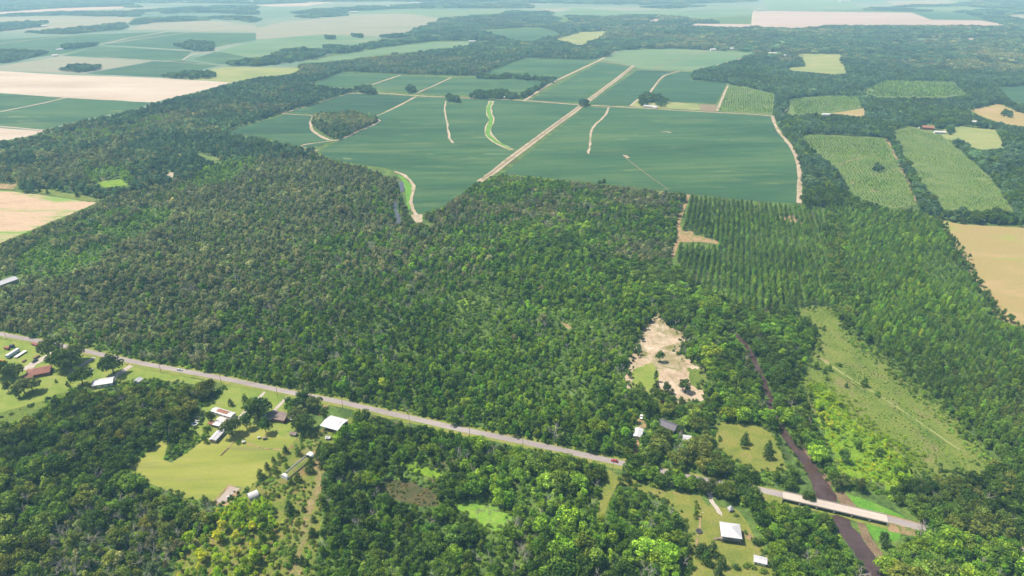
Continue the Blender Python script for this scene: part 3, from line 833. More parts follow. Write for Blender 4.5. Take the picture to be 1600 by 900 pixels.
# open ground kept round buildings and vehicles so that they stay in view
for x0, y0, x1, y1 in ((1000, 644, 1006, 656), (990, 666, 1004, 684), (1031, 650, 1054, 670), (1068, 676, 1079, 690), (1031, 625, 1040, 632), (148, 590, 180, 601), (213, 590, 222, 599), (501, 650, 546, 674), (383, 764, 409, 780),
                       (1180, 866, 1198, 884), (1137, 790, 1146, 801), (1442, 193, 1458, 203), (1460, 202, 1476, 209), (1284, 175, 1300, 181), (953, 714, 968, 725), (0, 430, 30, 444), (1518, 187, 1527, 192), (436, 704, 494, 752), (508, 680, 518, 688),
                       (298, 115, 312, 122), (0, 590, 20, 612), (1136, 72, 1152, 78), (1110, 75, 1118, 79), (1200, 80, 1222, 86), (1226, 86, 1236, 90)):
    CLEAR.append(np.array([(x0, y0), (x1, y0), (x1, y1), (x0, y1)], float))

# ------------------------------------------------------------------ plant models (one of each kind, then shared)
def crown_arrays(blobs, nleaf, leaf, rs, down=-0.45, inner=0.15):
    """leaf clumps spread through the crown's lobes; returns quad vertices (n,4,3)"""
    c = np.array([b[:3] for b in blobs], float)
    r = np.array([b[3] for b in blobs], float)
    p = r ** 2 / (r ** 2).sum()
    k = rs.choice(len(blobs), nleaf, p=p)
    d = rs.normal(size=(nleaf * 3, 3))
    d /= np.linalg.norm(d, axis=1)[:, None]
    d = d[d[:, 2] > down][:nleaf]
    while len(d) < nleaf:
        d = np.concatenate([d, d])[:nleaf]
    rad = r[k] * np.where(rs.random(nleaf) < inner, rs.uniform(0.3, 0.8, nleaf), rs.uniform(0.82, 1.12, nleaf))
    pos = c[k] + d * rad[:, None] * np.array([1, 1, 0.85])
    nrm = d + rs.normal(0, 0.38, (nleaf, 3))
    nrm /= np.linalg.norm(nrm, axis=1)[:, None]
    t = np.cross(nrm, rs.normal(size=(nleaf, 3)))
    t /= np.linalg.norm(t, axis=1)[:, None]
    b = np.cross(nrm, t)
    s = leaf * rs.uniform(0.55, 1.35, nleaf)[:, None] * 0.5
    e = rs.uniform(0.6, 1.0, nleaf)[:, None]
    fold = nrm * s * rs.uniform(-0.35, 0.1, nleaf)[:, None]
    return np.stack([pos - t * s + fold, pos - b * s * e, pos + t * s + fold, pos + b * s * e], 1)


def quads_to(v):
    n = len(v)
    return v.reshape(-1, 3), np.arange(n * 4).reshape(n, 4)


def trunk_arrays(h, r, limbs, rs, base=0.0):
    mb = MB()
    bend = rs.normal(0, 0.04 * h, 2)
    mid = (bend[0] * 0.5, bend[1] * 0.5, h * 0.5)
    mb.tube((0, 0, base - 0.3), mid, r, r * 0.7, 6)
    mb.tube(mid, (bend[0], bend[1], h), r * 0.7, r * 0.25, 6)
    for x, y, z in limbs:
        f = 0.35 + 0.4 * rs.random()
        mb.tube((bend[0] * f, bend[1] * f, h * f), (x, y, z), r * 0.4, r * 0.1, 4)
    return mb.v, mb.f


def lobes(kind, rs):
    B = []
    if kind == 'broad':
        n = rs.integers(6, 10)
        for i in range(n):
            a, u = rs.uniform(0, 6.283), rs.uniform(-0.75, 0.95)
            q = 2.5 * math.sqrt(1 - u * u) * rs.uniform(0.7, 1.0)
            B.append((q * math.cos(a), q * math.sin(a), 5.4 + 3.1 * u, rs.uniform(1.1, 1.8)))
        B.append((0, 0, 5.2, 2.4))
        B.append((rs.normal(0, 0.5), rs.normal(0, 0.5), 8.4, 1.2))
        return B, 10.0, 0.22
    if kind == 'oak':
        n = rs.integers(13, 18)
        for i in range(n + 4):
            a, u = rs.uniform(0, 6.283), rs.uniform(-0.6, 1.0)
            q = 4.7 * math.sqrt(1 - u * u) * rs.uniform(0.75, 1.05)
            B.append((q * math.cos(a), q * math.sin(a), 5.9 + 3.4 * u + rs.normal() * 0.4, rs.uniform(1.4, 2.4)))
        B.append((0.8, 0.5, 6.2, 3.2))
        B.append((-1.2, -0.6, 6.0, 3.0))
        return B, 9.0, 0.4
    if kind == 'pine':
        n = 9
        for i in range(n):
            f = i / (n - 1)
            q = (1 - f) * 0.7
            a = rs.uniform(0, 6.283)
            B.append((q * math.cos(a), q * math.sin(a), 3.8 + 8.6 * f, 0.75 + 1.45 * math.sin(math.pi * (0.16 + 0.78 * f)) * (1 - 0.25 * f)))
        return B, 13.5, 0.2
    if kind == 'sapling':
        for i in range(rs.integers(4, 7)):
            a, q = rs.uniform(0, 6.283), 1.2 * math.sqrt(rs.random())
            B.append((q * math.cos(a), q * math.sin(a), rs.uniform(2.0, 4.8), rs.uniform(0.8, 1.35)))
        B.append((0, 0, 5.3, 0.9))
        return B, 5.5, 0.12
    if kind == 'cedar':
        for i in range(7):
            f = i / 6
            a = rs.uniform(0, 6.283)
            B.append((0.25 * math.cos(a), 0.25 * math.sin(a), 0.9 + 5.2 * f, 1.75 * (1 - f) ** 0.75 + 0.3))
        return B, 6.0, 0.14
    if kind == 'shrub':
        for i in range(rs.integers(4, 7)):
            a, q = rs.uniform(0, 6.283), 1.0 * math.sqrt(rs.random())
            B.append((q * math.cos(a), q * math.sin(a), rs.uniform(0.5, 1.2), rs.uniform(0.6, 1.0)))
        return B, 1.0, 0.06
    raise KeyError(kind)


LEAVES = {'broad': (620, 0.85), 'oak': (1500, 1.0), 'pine': (560, 0.75), 'sapling': (300, 0.65), 'cedar': (420, 0.6), 'shrub': (150, 0.55)}


def dead_arrays(rs, h=9.0):
    mb = MB()

    def grow(p, d, L, r, lev):
        q = Vector(p) + Vector(d) * L
        mb.tube(p, q, r, r * 0.55, 4)
        if lev == 0:
            return
        for i in range(4 if lev > 1 else 3):
            f = 0.45 + 0.55 * rs.random()
            e = (Vector(d) + Vector(rs.normal(0, 0.55, 3)) + Vector((0, 0, 0.15))).normalized()
            grow(Vector(p).lerp(q, f), e, L * rs.uniform(0.5, 0.75), r * 0.5, lev - 1)
    grow(Vector((0, 0, -0.3)), Vector((rs.normal(0, 0.05), rs.normal(0, 0.05), 1)).normalized(), h * 0.55, 0.22, 3)
    return mb.v, mb.f


PLANT = {}     # kind -> list of dicts(crown=mesh, trunk=mesh, joined=object)
PLANTS_COL = bpy.data.collections.new('plant_kinds')
ORDER = []


def joined(name, parts):
    V, F, MI, k = [], [], [], 0
    for v, f, mi in parts:
        v = np.asarray(v, float)
        V.append(v)
        F += [tuple(int(i) + k for i in q) for q in f]
        MI += [mi] * len(f)
        k += len(v)
    me = mesh(name, np.concatenate(V), F, [LEAF, BARK, GREYWOOD], MI)
    o = bpy.data.objects.new(name, me)
    PLANTS_COL.objects.link(o)
    ORDER.append(o.name)
    return len(ORDER) - 1


def build_kind(kind, variants):
    L = []
    for q in range(variants):
        rs = np.random.default_rng(hash_seed(kind, q))
        B, h, r = lobes(kind, rs)
        n, lf = LEAVES[kind]
        cv, cf = quads_to(crown_arrays(B, n, lf, rs, down=-0.9 if kind in ('cedar', 'shrub') else -0.75))
        limbs = [(b[0] * 0.8, b[1] * 0.8, b[2]) for b in B[:5]] if kind in ('broad', 'oak') else []
        tv, tf = trunk_arrays(h * 0.92, r, limbs, rs)
        idx = joined('%s_%02d' % (kind, q), [(cv, cf, 0), (tv, tf, 1)])
        L.append(dict(crown=mesh('crown', cv, cf, LEAF), trunk=mesh('trunk', tv, tf, BARK), idx=idx))
    PLANT[kind] = L


def hash_seed(s, q):
    return sum(ord(c) * (i + 3) for i, c in enumerate(s)) * 101 + q * 17


for kd, nv in (('broad', 5), ('oak', 3), ('pine', 4), ('sapling', 4), ('cedar', 3), ('shrub', 3)):
    build_kind(kd, nv)
L = []
for q in range(3):
    rs = np.random.default_rng(900 + q)
    v, f = dead_arrays(rs)
    L.append(dict(crown=None, trunk=mesh('trunk', v, f, GREYWOOD), idx=joined('dead_%02d' % q, [(v, f, 2)])))
PLANT['dead'] = L


def grove(kind, size, n, nleaf, leaf, q):
    rs = np.random.default_rng(1500 + q)
    parts = []
    for i in range(n):
        B, h, r = lobes(kind, rs)
        s = rs.uniform(0.9, 1.5)
        v = crown_arrays(B, nleaf, leaf, rs, down=-0.2, inner=0.05) * s
        v[:, :, 0] += rs.uniform(-size / 2, size / 2)
        v[:, :, 1] += rs.uniform(-size / 2, size / 2)
        a, b = quads_to(v)
        parts.append((a, b, 0))
    return dict(idx=joined('%s_grove_%02d' % (kind, q), parts))


PLANT['grove'] = [grove('broad', 24, 14, 60, 2.0, q) for q in range(3)]
PLANT['biggrove'] = [grove('broad', 66, 80, 16, 3.8, 7 + q) for q in range(2)]

# ------------------------------------------------------------------ where plants grow
# leaf base colours, nearer ones later warmed against the blue haze; a patchy mix of two palettes per stand
OLIVE = [(0.060, 0.078, 0.022), (0.076, 0.092, 0.030), (0.050, 0.068, 0.020)]
GREYGREEN = [(0.098, 0.108, 0.055), (0.116, 0.122, 0.066), (0.078, 0.094, 0.044)]
VIVID = [(0.050, 0.094, 0.014), (0.068, 0.118, 0.017), (0.038, 0.074, 0.014), (0.085, 0.128, 0.018)]
DARK = [(0.037, 0.062, 0.014), (0.048, 0.075, 0.017), (0.030, 0.053, 0.014)]
LIMEG = [(0.135, 0.205, 0.014), (0.165, 0.235, 0.018), (0.10, 0.165, 0.016)]
PINEG = [(0.044, 0.078, 0.020), (0.055, 0.094, 0.023), (0.068, 0.108, 0.024)]
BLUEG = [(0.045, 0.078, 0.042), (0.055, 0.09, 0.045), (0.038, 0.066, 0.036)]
RUST = [(0.16, 0.095, 0.04), (0.13, 0.10, 0.05)]
YOUNG = [(0.085, 0.14, 0.035), (0.11, 0.165, 0.04), (0.07, 0.12, 0.03)]

plants = []     # dict arrays per stand: label, xy, kind, variant, scale, tint, rot


def grid(pts, spacing, jitter, ang=0.0, ratio=1.0, zlim=None):
    w = Gn(pts)
    ca, sa = math.cos(ang), math.sin(ang)
    rot = np.array([[ca, sa], [-sa, ca]])
    q = w @ rot.T
    lo, hi = q.min(0), q.max(0)
    nx = int((hi[0] - lo[0]) / spacing) + 2
    ny = int((hi[1] - lo[1]) / (spacing * ratio)) + 2
    X, Y = np.meshgrid(np.arange(nx), np.arange(ny))
    g = np.stack([lo[0] + X.ravel() * spacing, lo[1] + Y.ravel() * spacing * ratio], 1)
    g = g + rng.uniform(-1, 1, g.shape) * np.array([jitter * spacing, jitter * spacing * ratio])
    return g @ rot


def scatter(label, pts, spacing, mix, scale=(0.8, 1.2), pal=(VIVID, OLIVE), patch=70.0, bias=0.0, gap=None, jitter=0.42, ang=0.0, ratio=1.0,
            dmin=0, dmax=1e9, use_clear=True, avoid=None, tall=None, individual=True, name='woodland', seed=0, big_every=0.0, palfun=None, dead_patch=None):
    pts = np.asarray(pts, float)
    xy = grid(pts, spacing, jitter, ang, ratio)
    d = np.hypot(xy[:, 0], xy[:, 1])
    xy = xy[(d >= dmin) & (d < dmax) & (xy[:, 1] > 60)]
    P = PX(xy, 0.0)
    k = inside(P, pts)
    xy = xy[k]
    if len(xy) == 0:
        return
    kinds = [m[0] for m in mix]
    wts = np.array([m[1] for m in mix], float)
    wts /= wts.sum()
    kk = rng.choice(len(kinds), len(xy), p=wts)
    sc_ = rng.uniform(scale[0], scale[1], len(xy))
    if big_every:
        sc_ *= np.where(rng.random(len(xy)) < big_every, rng.uniform(1.25, 1.6, len(xy)), 1.0)
    sc_ *= np.clip(1 + 0.3 * fbm(xy, 48, seed + 21.0), 0.6, 1.5)
    HT = {'broad': 9, 'oak': 10, 'pine': 13.5, 'sapling': 5.5, 'cedar': 6.0, 'shrub': 1.8, 'dead': 8.5, 'grove': 10, 'biggrove': 10}
    RD = {'broad': 3.2, 'oak': 5.5, 'pine': 1.8, 'sapling': 1.8, 'cedar': 1.5, 'shrub': 1.2, 'dead': 1.5, 'grove': 9, 'biggrove': 24}
    hh = np.array([HT[kinds[i]] for i in kk]) * sc_
    rr = np.array([RD[kinds[i]] for i in kk]) * sc_
    keep = np.ones(len(xy), bool)
    if use_clear:
        P0 = PX(xy, 0.0)
        Pm = PX(xy, hh * 0.5)
        Pt = PX(xy, hh * 0.88)
        side = xy.copy(); side[:, 0] += rr * 0.7
        Ps = PX(side, hh * 0.6)
        side[:, 0] -= rr * 1.4
        Pq = PX(side, hh * 0.6)
        for c in CLEAR:
            lo, hi = c.min(0) - 40, c.max(0) + 40
            cand = np.nonzero((P0[:, 0] > lo[0]) & (P0[:, 0] < hi[0]) & (Pt[:, 1] > lo[1] - 40) & (P0[:, 1] < hi[1] + 60) & keep)[0]
            if len(cand) == 0:
                continue
            bad = inside(P0[cand], c) | inside(Pm[cand], c) | inside(Pt[cand], c) | inside(Ps[cand], c) | inside(Pq[cand], c)
            keep[cand[bad]] = False
        for c in CLEAR_BASE:
            keep &= ~inside(P0, c)
    if avoid is not None:
        keep &= ~(inside(PX(xy, 0.0), np.array(avoid, float)) & (rng.random(len(xy)) < 0.75))
    for c in THIN:
        keep &= ~(inside(PX(xy, hh * 0.4), c) & (rng.random(len(xy)) < 0.72))
    if gap:
        keep &= fbm(xy, gap[0], seed + 5.0) < gap[1]
    n1 = fbm(xy, patch, seed + 1.0)
    sel = (n1 + bias + rng.normal(0, 0.35, len(xy))) > 0
    if palfun is not None:
        sel = (palfun(PX(xy, 0)) + n1 * 0.5 + rng.normal(0, 0.35, len(xy))) > 0
    tint = np.zeros((len(xy), 3))
    for b_, pl in ((True, pal[0]), (False, pal[1])):
        ix = np.nonzero(sel == b_)[0]
        tint[ix] = np.array(pl)[rng.integers(0, len(pl), len(ix))]
    tint *= np.exp(rng.normal(0, 0.26, len(xy)))[:, None] * (1 + 0.07 * rng.normal(size=(len(xy), 3)) * np.array([1, 0.4, 0.5]))
    for poly, pl, thin_ in PAINT_REGIONS:
        q = inside(PX(xy, 0.0), poly) & (fbm(xy, 25, 3.3) > -0.35)
        tint[q] = np.array(pl)[rng.integers(0, len(pl), int(q.sum()))] * rng.uniform(0.75, 1.2, int(q.sum()))[:, None]
        sc_ = np.where(q, sc_ * 0.75, sc_)
        keep &= ~(q & (rng.random(len(xy)) < thin_))
    tint *= np.clip(1.0 + 0.30 * fbm(xy * np.array([0.55, 1.0]), 75, 77.0, 4), 0.55, 1.6)[:, None]
    warm = (np.hypot(xy[:, 0], xy[:, 1]) < 1700) & (tint[:, 2] < 0.42 * tint[:, 1])  # nearer foliage gets a warmer colour to offset the blue haze light
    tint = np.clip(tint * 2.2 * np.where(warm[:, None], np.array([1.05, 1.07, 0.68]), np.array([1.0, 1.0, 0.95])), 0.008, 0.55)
    if dead_patch:
        dn = fbm(xy, dead_patch[0], seed + 9.0)
        kk = np.where((dn > dead_patch[1]) & (rng.random(len(xy)) < dead_patch[2]), len(kinds), kk)
        kinds = kinds + ['dead']
    var = np.array([rng.integers(0, len(PLANT[kinds[i]])) for i in kk])
    plants.append(dict(name=name, label=label, xy=xy[keep], kind=np.array(kinds, dtype=object)[kk][keep], var=var[keep], scale=sc_[keep], tint=tint[keep],
                       rot=rng.uniform(0, 6.283, len(xy))[keep], individual=individual, hh=hh[keep]))


MIX = [('broad', 0.72), ('sapling', 0.22), ('dead', 0.03), ('oak', 0.03)]
FARC = 2600.0

PAINT_REGIONS += [
    (np.array([(325, 268), (345, 258), (400, 250), (405, 262), (360, 285), (300, 300), (270, 305), (285, 288)], float), YOUNG + LIMEG[:1], 0.1),
    (np.array([(40, 395), (90, 362), (150, 335), (230, 325), (270, 330), (262, 352), (190, 385), (140, 420), (80, 440), (20, 440)], float), YOUNG + VIVID, 0.3),
    (np.array([(130, 268), (190, 262), (215, 285), (190, 300), (150, 295)], float), YOUNG, 0.2),
    (np.array([(60, 215), (180, 200), (260, 180), (275, 188), (200, 215), (110, 232)], float), YOUNG + GREYGREEN, 0.2),
    (np.array([(120, 530), (200, 545), (330, 520), (370, 480), (400, 470), (400, 500), (340, 545), (250, 560), (190, 560)], float), YOUNG + VIVID, 0.05),
    (np.array([(860, 480), (960, 500), (985, 560), (960, 640), (900, 640), (850, 580)], float), VIVID + YOUNG + LIMEG[2:], 0.05),
    (np.array([(690, 460), (800, 440), (830, 500), (760, 540), (700, 520)], float), VIVID + YOUNG, 0.12),
    (np.array([(1440, 380), (1500, 420), (1540, 480), (1560, 540), (1500, 500), (1440, 430)], float), VIVID + YOUNG, 0.03),
    (np.array([(1480, 580), (1560, 600), (1660, 640), (1660, 700), (1560, 670)], float), OLIVE + YOUNG, 0.05),
    (np.array([(720, 840), (800, 830), (850, 850), (830, 910), (760, 910)], float), YOUNG + VIVID, 0.05),
    (np.array([(1380, 850), (1440, 840), (1480, 870), (1470, 910), (1390, 910)], float), YOUNG + VIVID, 0.05),
    (np.array([(800, 690), (860, 720), (870, 800), (820, 840), (790, 760)], float), YOUNG + VIVID, 0.05),
]
# central woods beyond the road
S1 = [(-60, 372), (0, 382), (60, 358), (150, 318), (250, 290), (340, 262), (400, 250), (480, 240), (560, 262), (620, 285), (640, 345), (700, 370), (800, 372), (900, 392), (1000, 430), (1040, 470), (1030, 500), (1005, 560), (985, 605), (1000, 660), (965, 720), (930, 716), (600, 646), (400, 604), (200, 566), (70, 537), (-60, 515)]
scatter('dense mixed woodland filling the middle beyond the county road', S1, 4.7, [('broad', 0.62), ('sapling', 0.345), ('dead', 0.03), ('oak', 0.005)], (0.45, 1.05), (VIVID, GREYGREEN), 60, gap=(26, 0.95),
        palfun=lambda P: (P[:, 0] - 470) / 420 + (P[:, 1] - 470) / 260, dead_patch=(45, 0.5, 0.25), big_every=0.07)
# wood in front of the bean fields
S4 = [(658, 340), (690, 327), (750, 284), (800, 276), (930, 289), (1070, 306), (1072, 312), (1050, 405), (1040, 450), (1000, 425), (900, 388), (800, 370), (700, 365)]
scatter('mixed wood along the lower edge of the bean fields', S4, 5.0, MIX, (0.75, 1.15), (VIVID, GREYGREEN), 60, bias=0.15, seed=2, dead_patch=(40, 0.55, 0.25))
# upper left woods
S2 = [(-60, 220), (60, 212), (150, 192), (240, 167), (330, 140), (400, 118), (440, 110), (500, 100), (560, 95), (650, 86), (740, 72), (800, 64), (830, 66), (850, 62), (870, 60), (900, 75), (930, 85), (925, 94), (820, 91), (745, 119), (620, 116), (535, 112), (490, 131), (530, 141), (560, 145), (440, 177), (350, 207), (400, 214), (470, 231), (495, 240), (480, 247), (400, 254), (250, 294), (150, 318), (90, 309), (-60, 292)]
scatter('belt of mixed woods across the upper left', S2, 7.0, MIX, (1.0, 1.45), (BLUEG, GREYGREEN), 110, bias=0.25, dmax=FARC, individual=False, seed=3)
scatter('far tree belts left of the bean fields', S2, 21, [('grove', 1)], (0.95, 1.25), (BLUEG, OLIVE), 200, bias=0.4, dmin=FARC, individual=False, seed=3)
# copse in the bean field
scatter('round copse standing alone in the bean fields', [(490, 186), (498, 180), (545, 179), (583, 184), (589, 191), (560, 206), (530, 220), (502, 208), (489, 197)], 5.5, MIX, (0.9, 1.3), (BLUEG, GREYGREEN), 50, use_clear=False, individual=False, name='copse')
# pines in rows
PR = math.atan2(G(1200, 320).y - G(1215, 480).y, G(1200, 320).x - G(1215, 480).x) - math.pi / 2
S5 = [(1075, 308), (1160, 315), (1250, 325), (1290, 333), (1300, 400), (1310, 480), (1240, 480), (1190, 490), (1120, 470), (1060, 420), (1055, 400)]
scatter('planted pine rows below the big bean field', S5, 6.2, [('pine', 0.7), ('broad', 0.3)], (0.52, 0.86), (PINEG, VIVID), 60, bias=0.2, jitter=0.17, ang=PR, ratio=0.58, gap=(25, 0.9), seed=4, name='pine_plantation')
S6 = [(1290, 328), (1330, 318), (1400, 333), (1440, 338), (1463, 348), (1480, 371), (1500, 403), (1520, 438), (1540, 473), (1555, 503), (1600, 518), (1700, 545), (1700, 830), (1600, 800), (1555, 724), (1500, 664), (1400, 574), (1320, 514), (1305, 482), (1298, 400)]
PR2 = math.atan2(G(1330, 340).y - G(1400, 480).y, G(1330, 340).x - G(1400, 480).x) - math.pi / 2
scatter('pine wood between the meadow and the tan hay field', S6, 5.8, [('pine', 0.6), ('broad', 0.38), ('oak', 0.02)], (0.58, 0.98), (PINEG, VIVID), 45, bias=0.1, jitter=0.14, ang=PR2, ratio=0.66, seed=5, name='pine_plantation')
# trees along the creek
S7 = [(1030, 440), (1060, 425), (1120, 470), (1190, 490), (1235, 487), (1276, 524), (1264, 564), (1260, 604), (1290, 684), (1320, 724), (1300, 764), (1262, 750), (1240, 700), (1215, 650), (1205, 700), (1120, 657), (1100, 632), (1102, 575), (1060, 552), (1040, 507), (1025, 480)]
scatter('tall trees lining the muddy creek', S7, 6.2, [('oak', 0.4), ('broad', 0.55), ('dead', 0.05)], (0.8, 1.15), (DARK, VIVID), 35, bias=0.25, seed=6)
scatter('dark belt of trees along the hidden ditch', [(800, 372), (900, 380), (1000, 415), (1060, 430), (1060, 460), (1030, 470), (960, 420), (900, 398), (800, 382)], 6.0, [('oak', 0.5), ('broad', 0.5)], (0.8, 1.1), (DARK, VIVID), 35, bias=0.5, seed=16)
# trees round the hidden houses and the roadside
S8 = [(985, 612), (1010, 618), (1060, 634), (1110, 632), (1122, 700), (1140, 720), (1230, 742), (1255, 772), (1200, 768), (1100, 748), (1030, 733), (965, 716), (1000, 660)]
scatter('big shade trees round the hidden roadside houses', S8, 7.6, [('oak', 0.6), ('broad', 0.36), ('dead', 0.04)], (0.8, 1.1), (DARK, OLIVE), 30, seed=7)
S9 = [(967, 730), (1030, 744), (1100, 754), (1200, 782), (1285, 802), (1330, 850), (1350, 905), (1360, 1000), (1240, 1000), (1215, 905), (1200, 860), (1170, 800), (1110, 765), (1095, 775), (1030, 764), (990, 747)]
scatter('dark green wood between the pyramid-roofed house and the creek', S9, 5.8, [('oak', 0.25), ('broad', 0.7), ('dead', 0.05)], (0.75, 1.1), (VIVID, DARK), 25, seed=8)
S10 = [(1378, 855), (1440, 833), (1540, 854), (1600, 870), (1700, 892), (1700, 1010), (1360, 1010), (1378, 905)]
scatter('bright wood at the lower right below the road', S10, 5.8, [('oak', 0.3), ('broad', 0.62), ('dead', 0.08)], (0.8, 1.15), (VIVID, OLIVE), 25, bias=0.3, seed=9)
S11 = [(1300, 742), (1340, 748), (1450, 750), (1530, 744), (1555, 726), (1700, 826), (1700, 874), (1540, 842), (1430, 818), (1420, 800), (1380, 775), (1300, 762)]
scatter('wood above the road right of the bridge', S11, 5.6, [('oak', 0.3), ('broad', 0.66), ('dead', 0.04)], (0.8, 1.1), (DARK, OLIVE), 30, bias=0.1, seed=10)
# woods in front of the road
S12 = [(548, 655), (600, 656), (720, 684), (800, 697), (930, 722), (953, 735), (946, 770), (940, 802), (966, 762), (985, 767), (1030, 787), (1060, 807), (1072, 832), (1075, 905), (1080, 1010), (490, 1010), (495, 900), (505, 800), (502, 750), (515, 700), (535, 680)]
scatter('dense near wood below the county road', S12, 6.0, [('broad', 0.70), ('oak', 0.18), ('sapling', 0.07), ('dead', 0.05)], (0.75, 1.2), (VIVID, DARK), 30, bias=0.05, gap=(18, 1.0), seed=11, dead_patch=(30, 0.6, 0.2))
S13b = [(100, 810), (200, 770), (290, 785), (345, 802), (300, 850), (255, 905), (255, 1010), (60, 1010), (70, 860)]
S13 = [(-60, 690), (0, 655), (70, 628), (115, 606), (150, 613), (220, 594), (320, 600), (352, 608), (320, 633), (300, 652), (290, 680), (260, 690), (195, 740), (240, 762), (290, 782), (330, 792), (345, 802), (300, 850), (250, 905), (250, 1010), (-60, 1010)]
scatter('dark oak wood filling the lower left', S13, 7.6, [('oak', 0.5), ('broad', 0.44), ('dead', 0.06)], (0.8, 1.2), (DARK, OLIVE), 40, bias=-0.05, seed=12, dead_patch=(28, 0.5, 0.35), avoid=S13b)
scatter('thin grey scrubby trees at the lower left', S13b, 5.0, [('dead', 0.38), ('sapling', 0.47), ('broad', 0.15)], (0.7, 1.0), (OLIVE, GREYGREEN), 30, seed=13)
S14 = [(345, 792), (400, 779), (420, 792), (440, 830), (425, 900), (430, 1010), (250, 1010), (270, 880), (310, 830)]
scatter('bright lime saplings below the pink arena', S14, 4.6, [('sapling', 0.65), ('broad', 0.3), ('shrub', 0.05)], (0.6, 1.0), (LIMEG, VIVID), 22, bias=0.7, seed=14, name='saplings')
S14b = [(350, 778), (395, 783), (425, 790), (435, 822), (395, 832), (345, 820), (330, 800)]
scatter('thick lime green canes beside the arched shed', S14b, 2.5, [('sapling', 1)], (0.6, 0.9), (LIMEG, LIMEG), 22, seed=15, name='saplings', individual=False)
scatter('roadside trees hiding the road above the grassy yard', [(967, 731), (1031, 744), (1072, 753), (1150, 769), (1190, 778), (1190, 792), (1125, 778), (1095, 773), (1030, 761), (985, 747)], 5.2, [('oak', 0.5), ('broad', 0.5)], (0.85, 1.15), (DARK, VIVID), 25, seed=41)
scatter('roadside trees hiding the road at the lower right', [(1438, 836), (1540, 857), (1600, 871), (1700, 893), (1700, 912), (1600, 888), (1540, 874), (1438, 850)], 5.5, [('oak', 0.55), ('broad', 0.45)], (0.95, 1.25), (DARK, VIVID), 25, seed=42)
UNDER = dict(jitter=0.5, individual=False, name='undergrowth')
scatter('leafy undergrowth of the central woods', S1, 3.5, [('shrub', 1)], (0.7, 1.5), (VIVID, YOUNG), 30, bias=0.3, gap=(12, 0.75), seed=51, **UNDER)
for q, (lab, pts_) in enumerate((('near wood below the road', S12), ('oak wood at the lower left', S13), ('creekside trees', S7), ('wood behind the pyramid-roofed house', S9), ('lower right wood', S10), ('wood right of the bridge', S11), ('wood along the bean fields', S4), ('roadside houses', S8))):
    scatter('leafy undergrowth of the ' + lab, pts_, 3.2, [('shrub', 1)], (0.6, 1.5), (VIVID, YOUNG), 20, bias=0.2, gap=(10, 0.8), seed=52 + q, **UNDER)
# low plants
SCR = [(378, 778), (440, 714), (466, 684), (505, 668), (548, 654), (525, 690), (508, 720), (500, 750), (502, 800), (492, 900), (500, 1010), (430, 1010), (425, 900), (440, 830), (420, 790)]
scatter('low rusty bushes on the scrub strip', SCR, 2.9, [('shrub', 0.94), ('sapling', 0.06)], (0.5, 1.2), (YOUNG, OLIVE), 12, gap=(10, 0.35), name='bushes', seed=17)
scatter('lime bushes at the meadow edge', [(1265, 606), (1285, 603), (1330, 658), (1400, 708), (1432, 748), (1390, 766), (1340, 748), (1310, 738), (1300, 703), (1275, 653)], 2.6, [('shrub', 0.94), ('sapling', 0.06)], (0.5, 1.2), (LIMEG, LIMEG), 12, use_clear=False, gap=(9, 0.25), name='bushes', individual=False, seed=18)
MEAD = [(1232, 487), (1270, 480), (1300, 482), (1320, 512), (1400, 572), (1500, 662), (1552, 720), (1530, 738), (1450, 743), (1420, 738), (1380, 713), (1330, 688), (1270, 648), (1258, 600), (1264, 560), (1274, 545), (1278, 520)]
scatter('tufts and low weeds of the meadow', MEAD, 2.7, [('shrub', 1)], (0.15, 0.5), (YOUNG, YOUNG), 20, bias=0.2, use_clear=False, gap=(8, 0.1), name='bushes', individual=False, seed=19)
scatter('dark shrubs along the pine wood edge', [(1300, 484), (1322, 510), (1402, 570), (1502, 660), (1556, 720), (1540, 735), (1480, 670), (1390, 590), (1310, 525)], 3.2, [('shrub', 0.85), ('sapling', 0.15)], (0.4, 1.0), (YOUNG, YOUNG), 20, use_clear=False, gap=(14, 0.2), name='bushes', individual=False, seed=20)
# young plantations: rows of small pines
for lab, pts, ang, sp, scl, ratio in (
    ('rows of young pines right of the big bean field', [(1250, 214), (1270, 212), (1378, 217), (1398, 250), (1430, 320), (1395, 324), (1340, 308), (1322, 285), (1312, 265), (1287, 245)], PR2, 4.6, (0.26, 0.52), 0.7),
    ('rows of young pines on the long pale strip', [(1392, 207), (1420, 199), (1468, 212), (1488, 230), (1543, 277), (1580, 330), (1586, 336), (1540, 333), (1482, 333), (1452, 300), (1422, 255)], PR2, 4.6, (0.18, 0.38), 0.7),
    ('rows of young pines beside the farmhouse field', [(1139, 136), (1165, 138), (1208, 150), (1205, 178), (1122, 173)], PR, 5.5, (0.3, 0.6), 0.7),
    ('rows of young pines above the wooded farm', [(1235, 156), (1280, 151), (1340, 151), (1344, 167), (1300, 174), (1242, 179)], PR, 5.5, (0.35, 0.7), 0.7),
    ('dull young pines deep in the right woods', [(1347, 142), (1385, 127), (1488, 129), (1498, 140), (1508, 149), (1430, 152), (1370, 151)], PR, 7, (0.6, 1.0), 0.8),
):
    scatter(lab, pts, sp, [('cedar', 0.8), ('sapling', 0.2)], scl, (YOUNG, VIVID), 40, bias=0.8, jitter=0.3, ang=ang, ratio=ratio, use_clear=False, name='young_pines', individual=False, gap=(30, 0.75), seed=21)
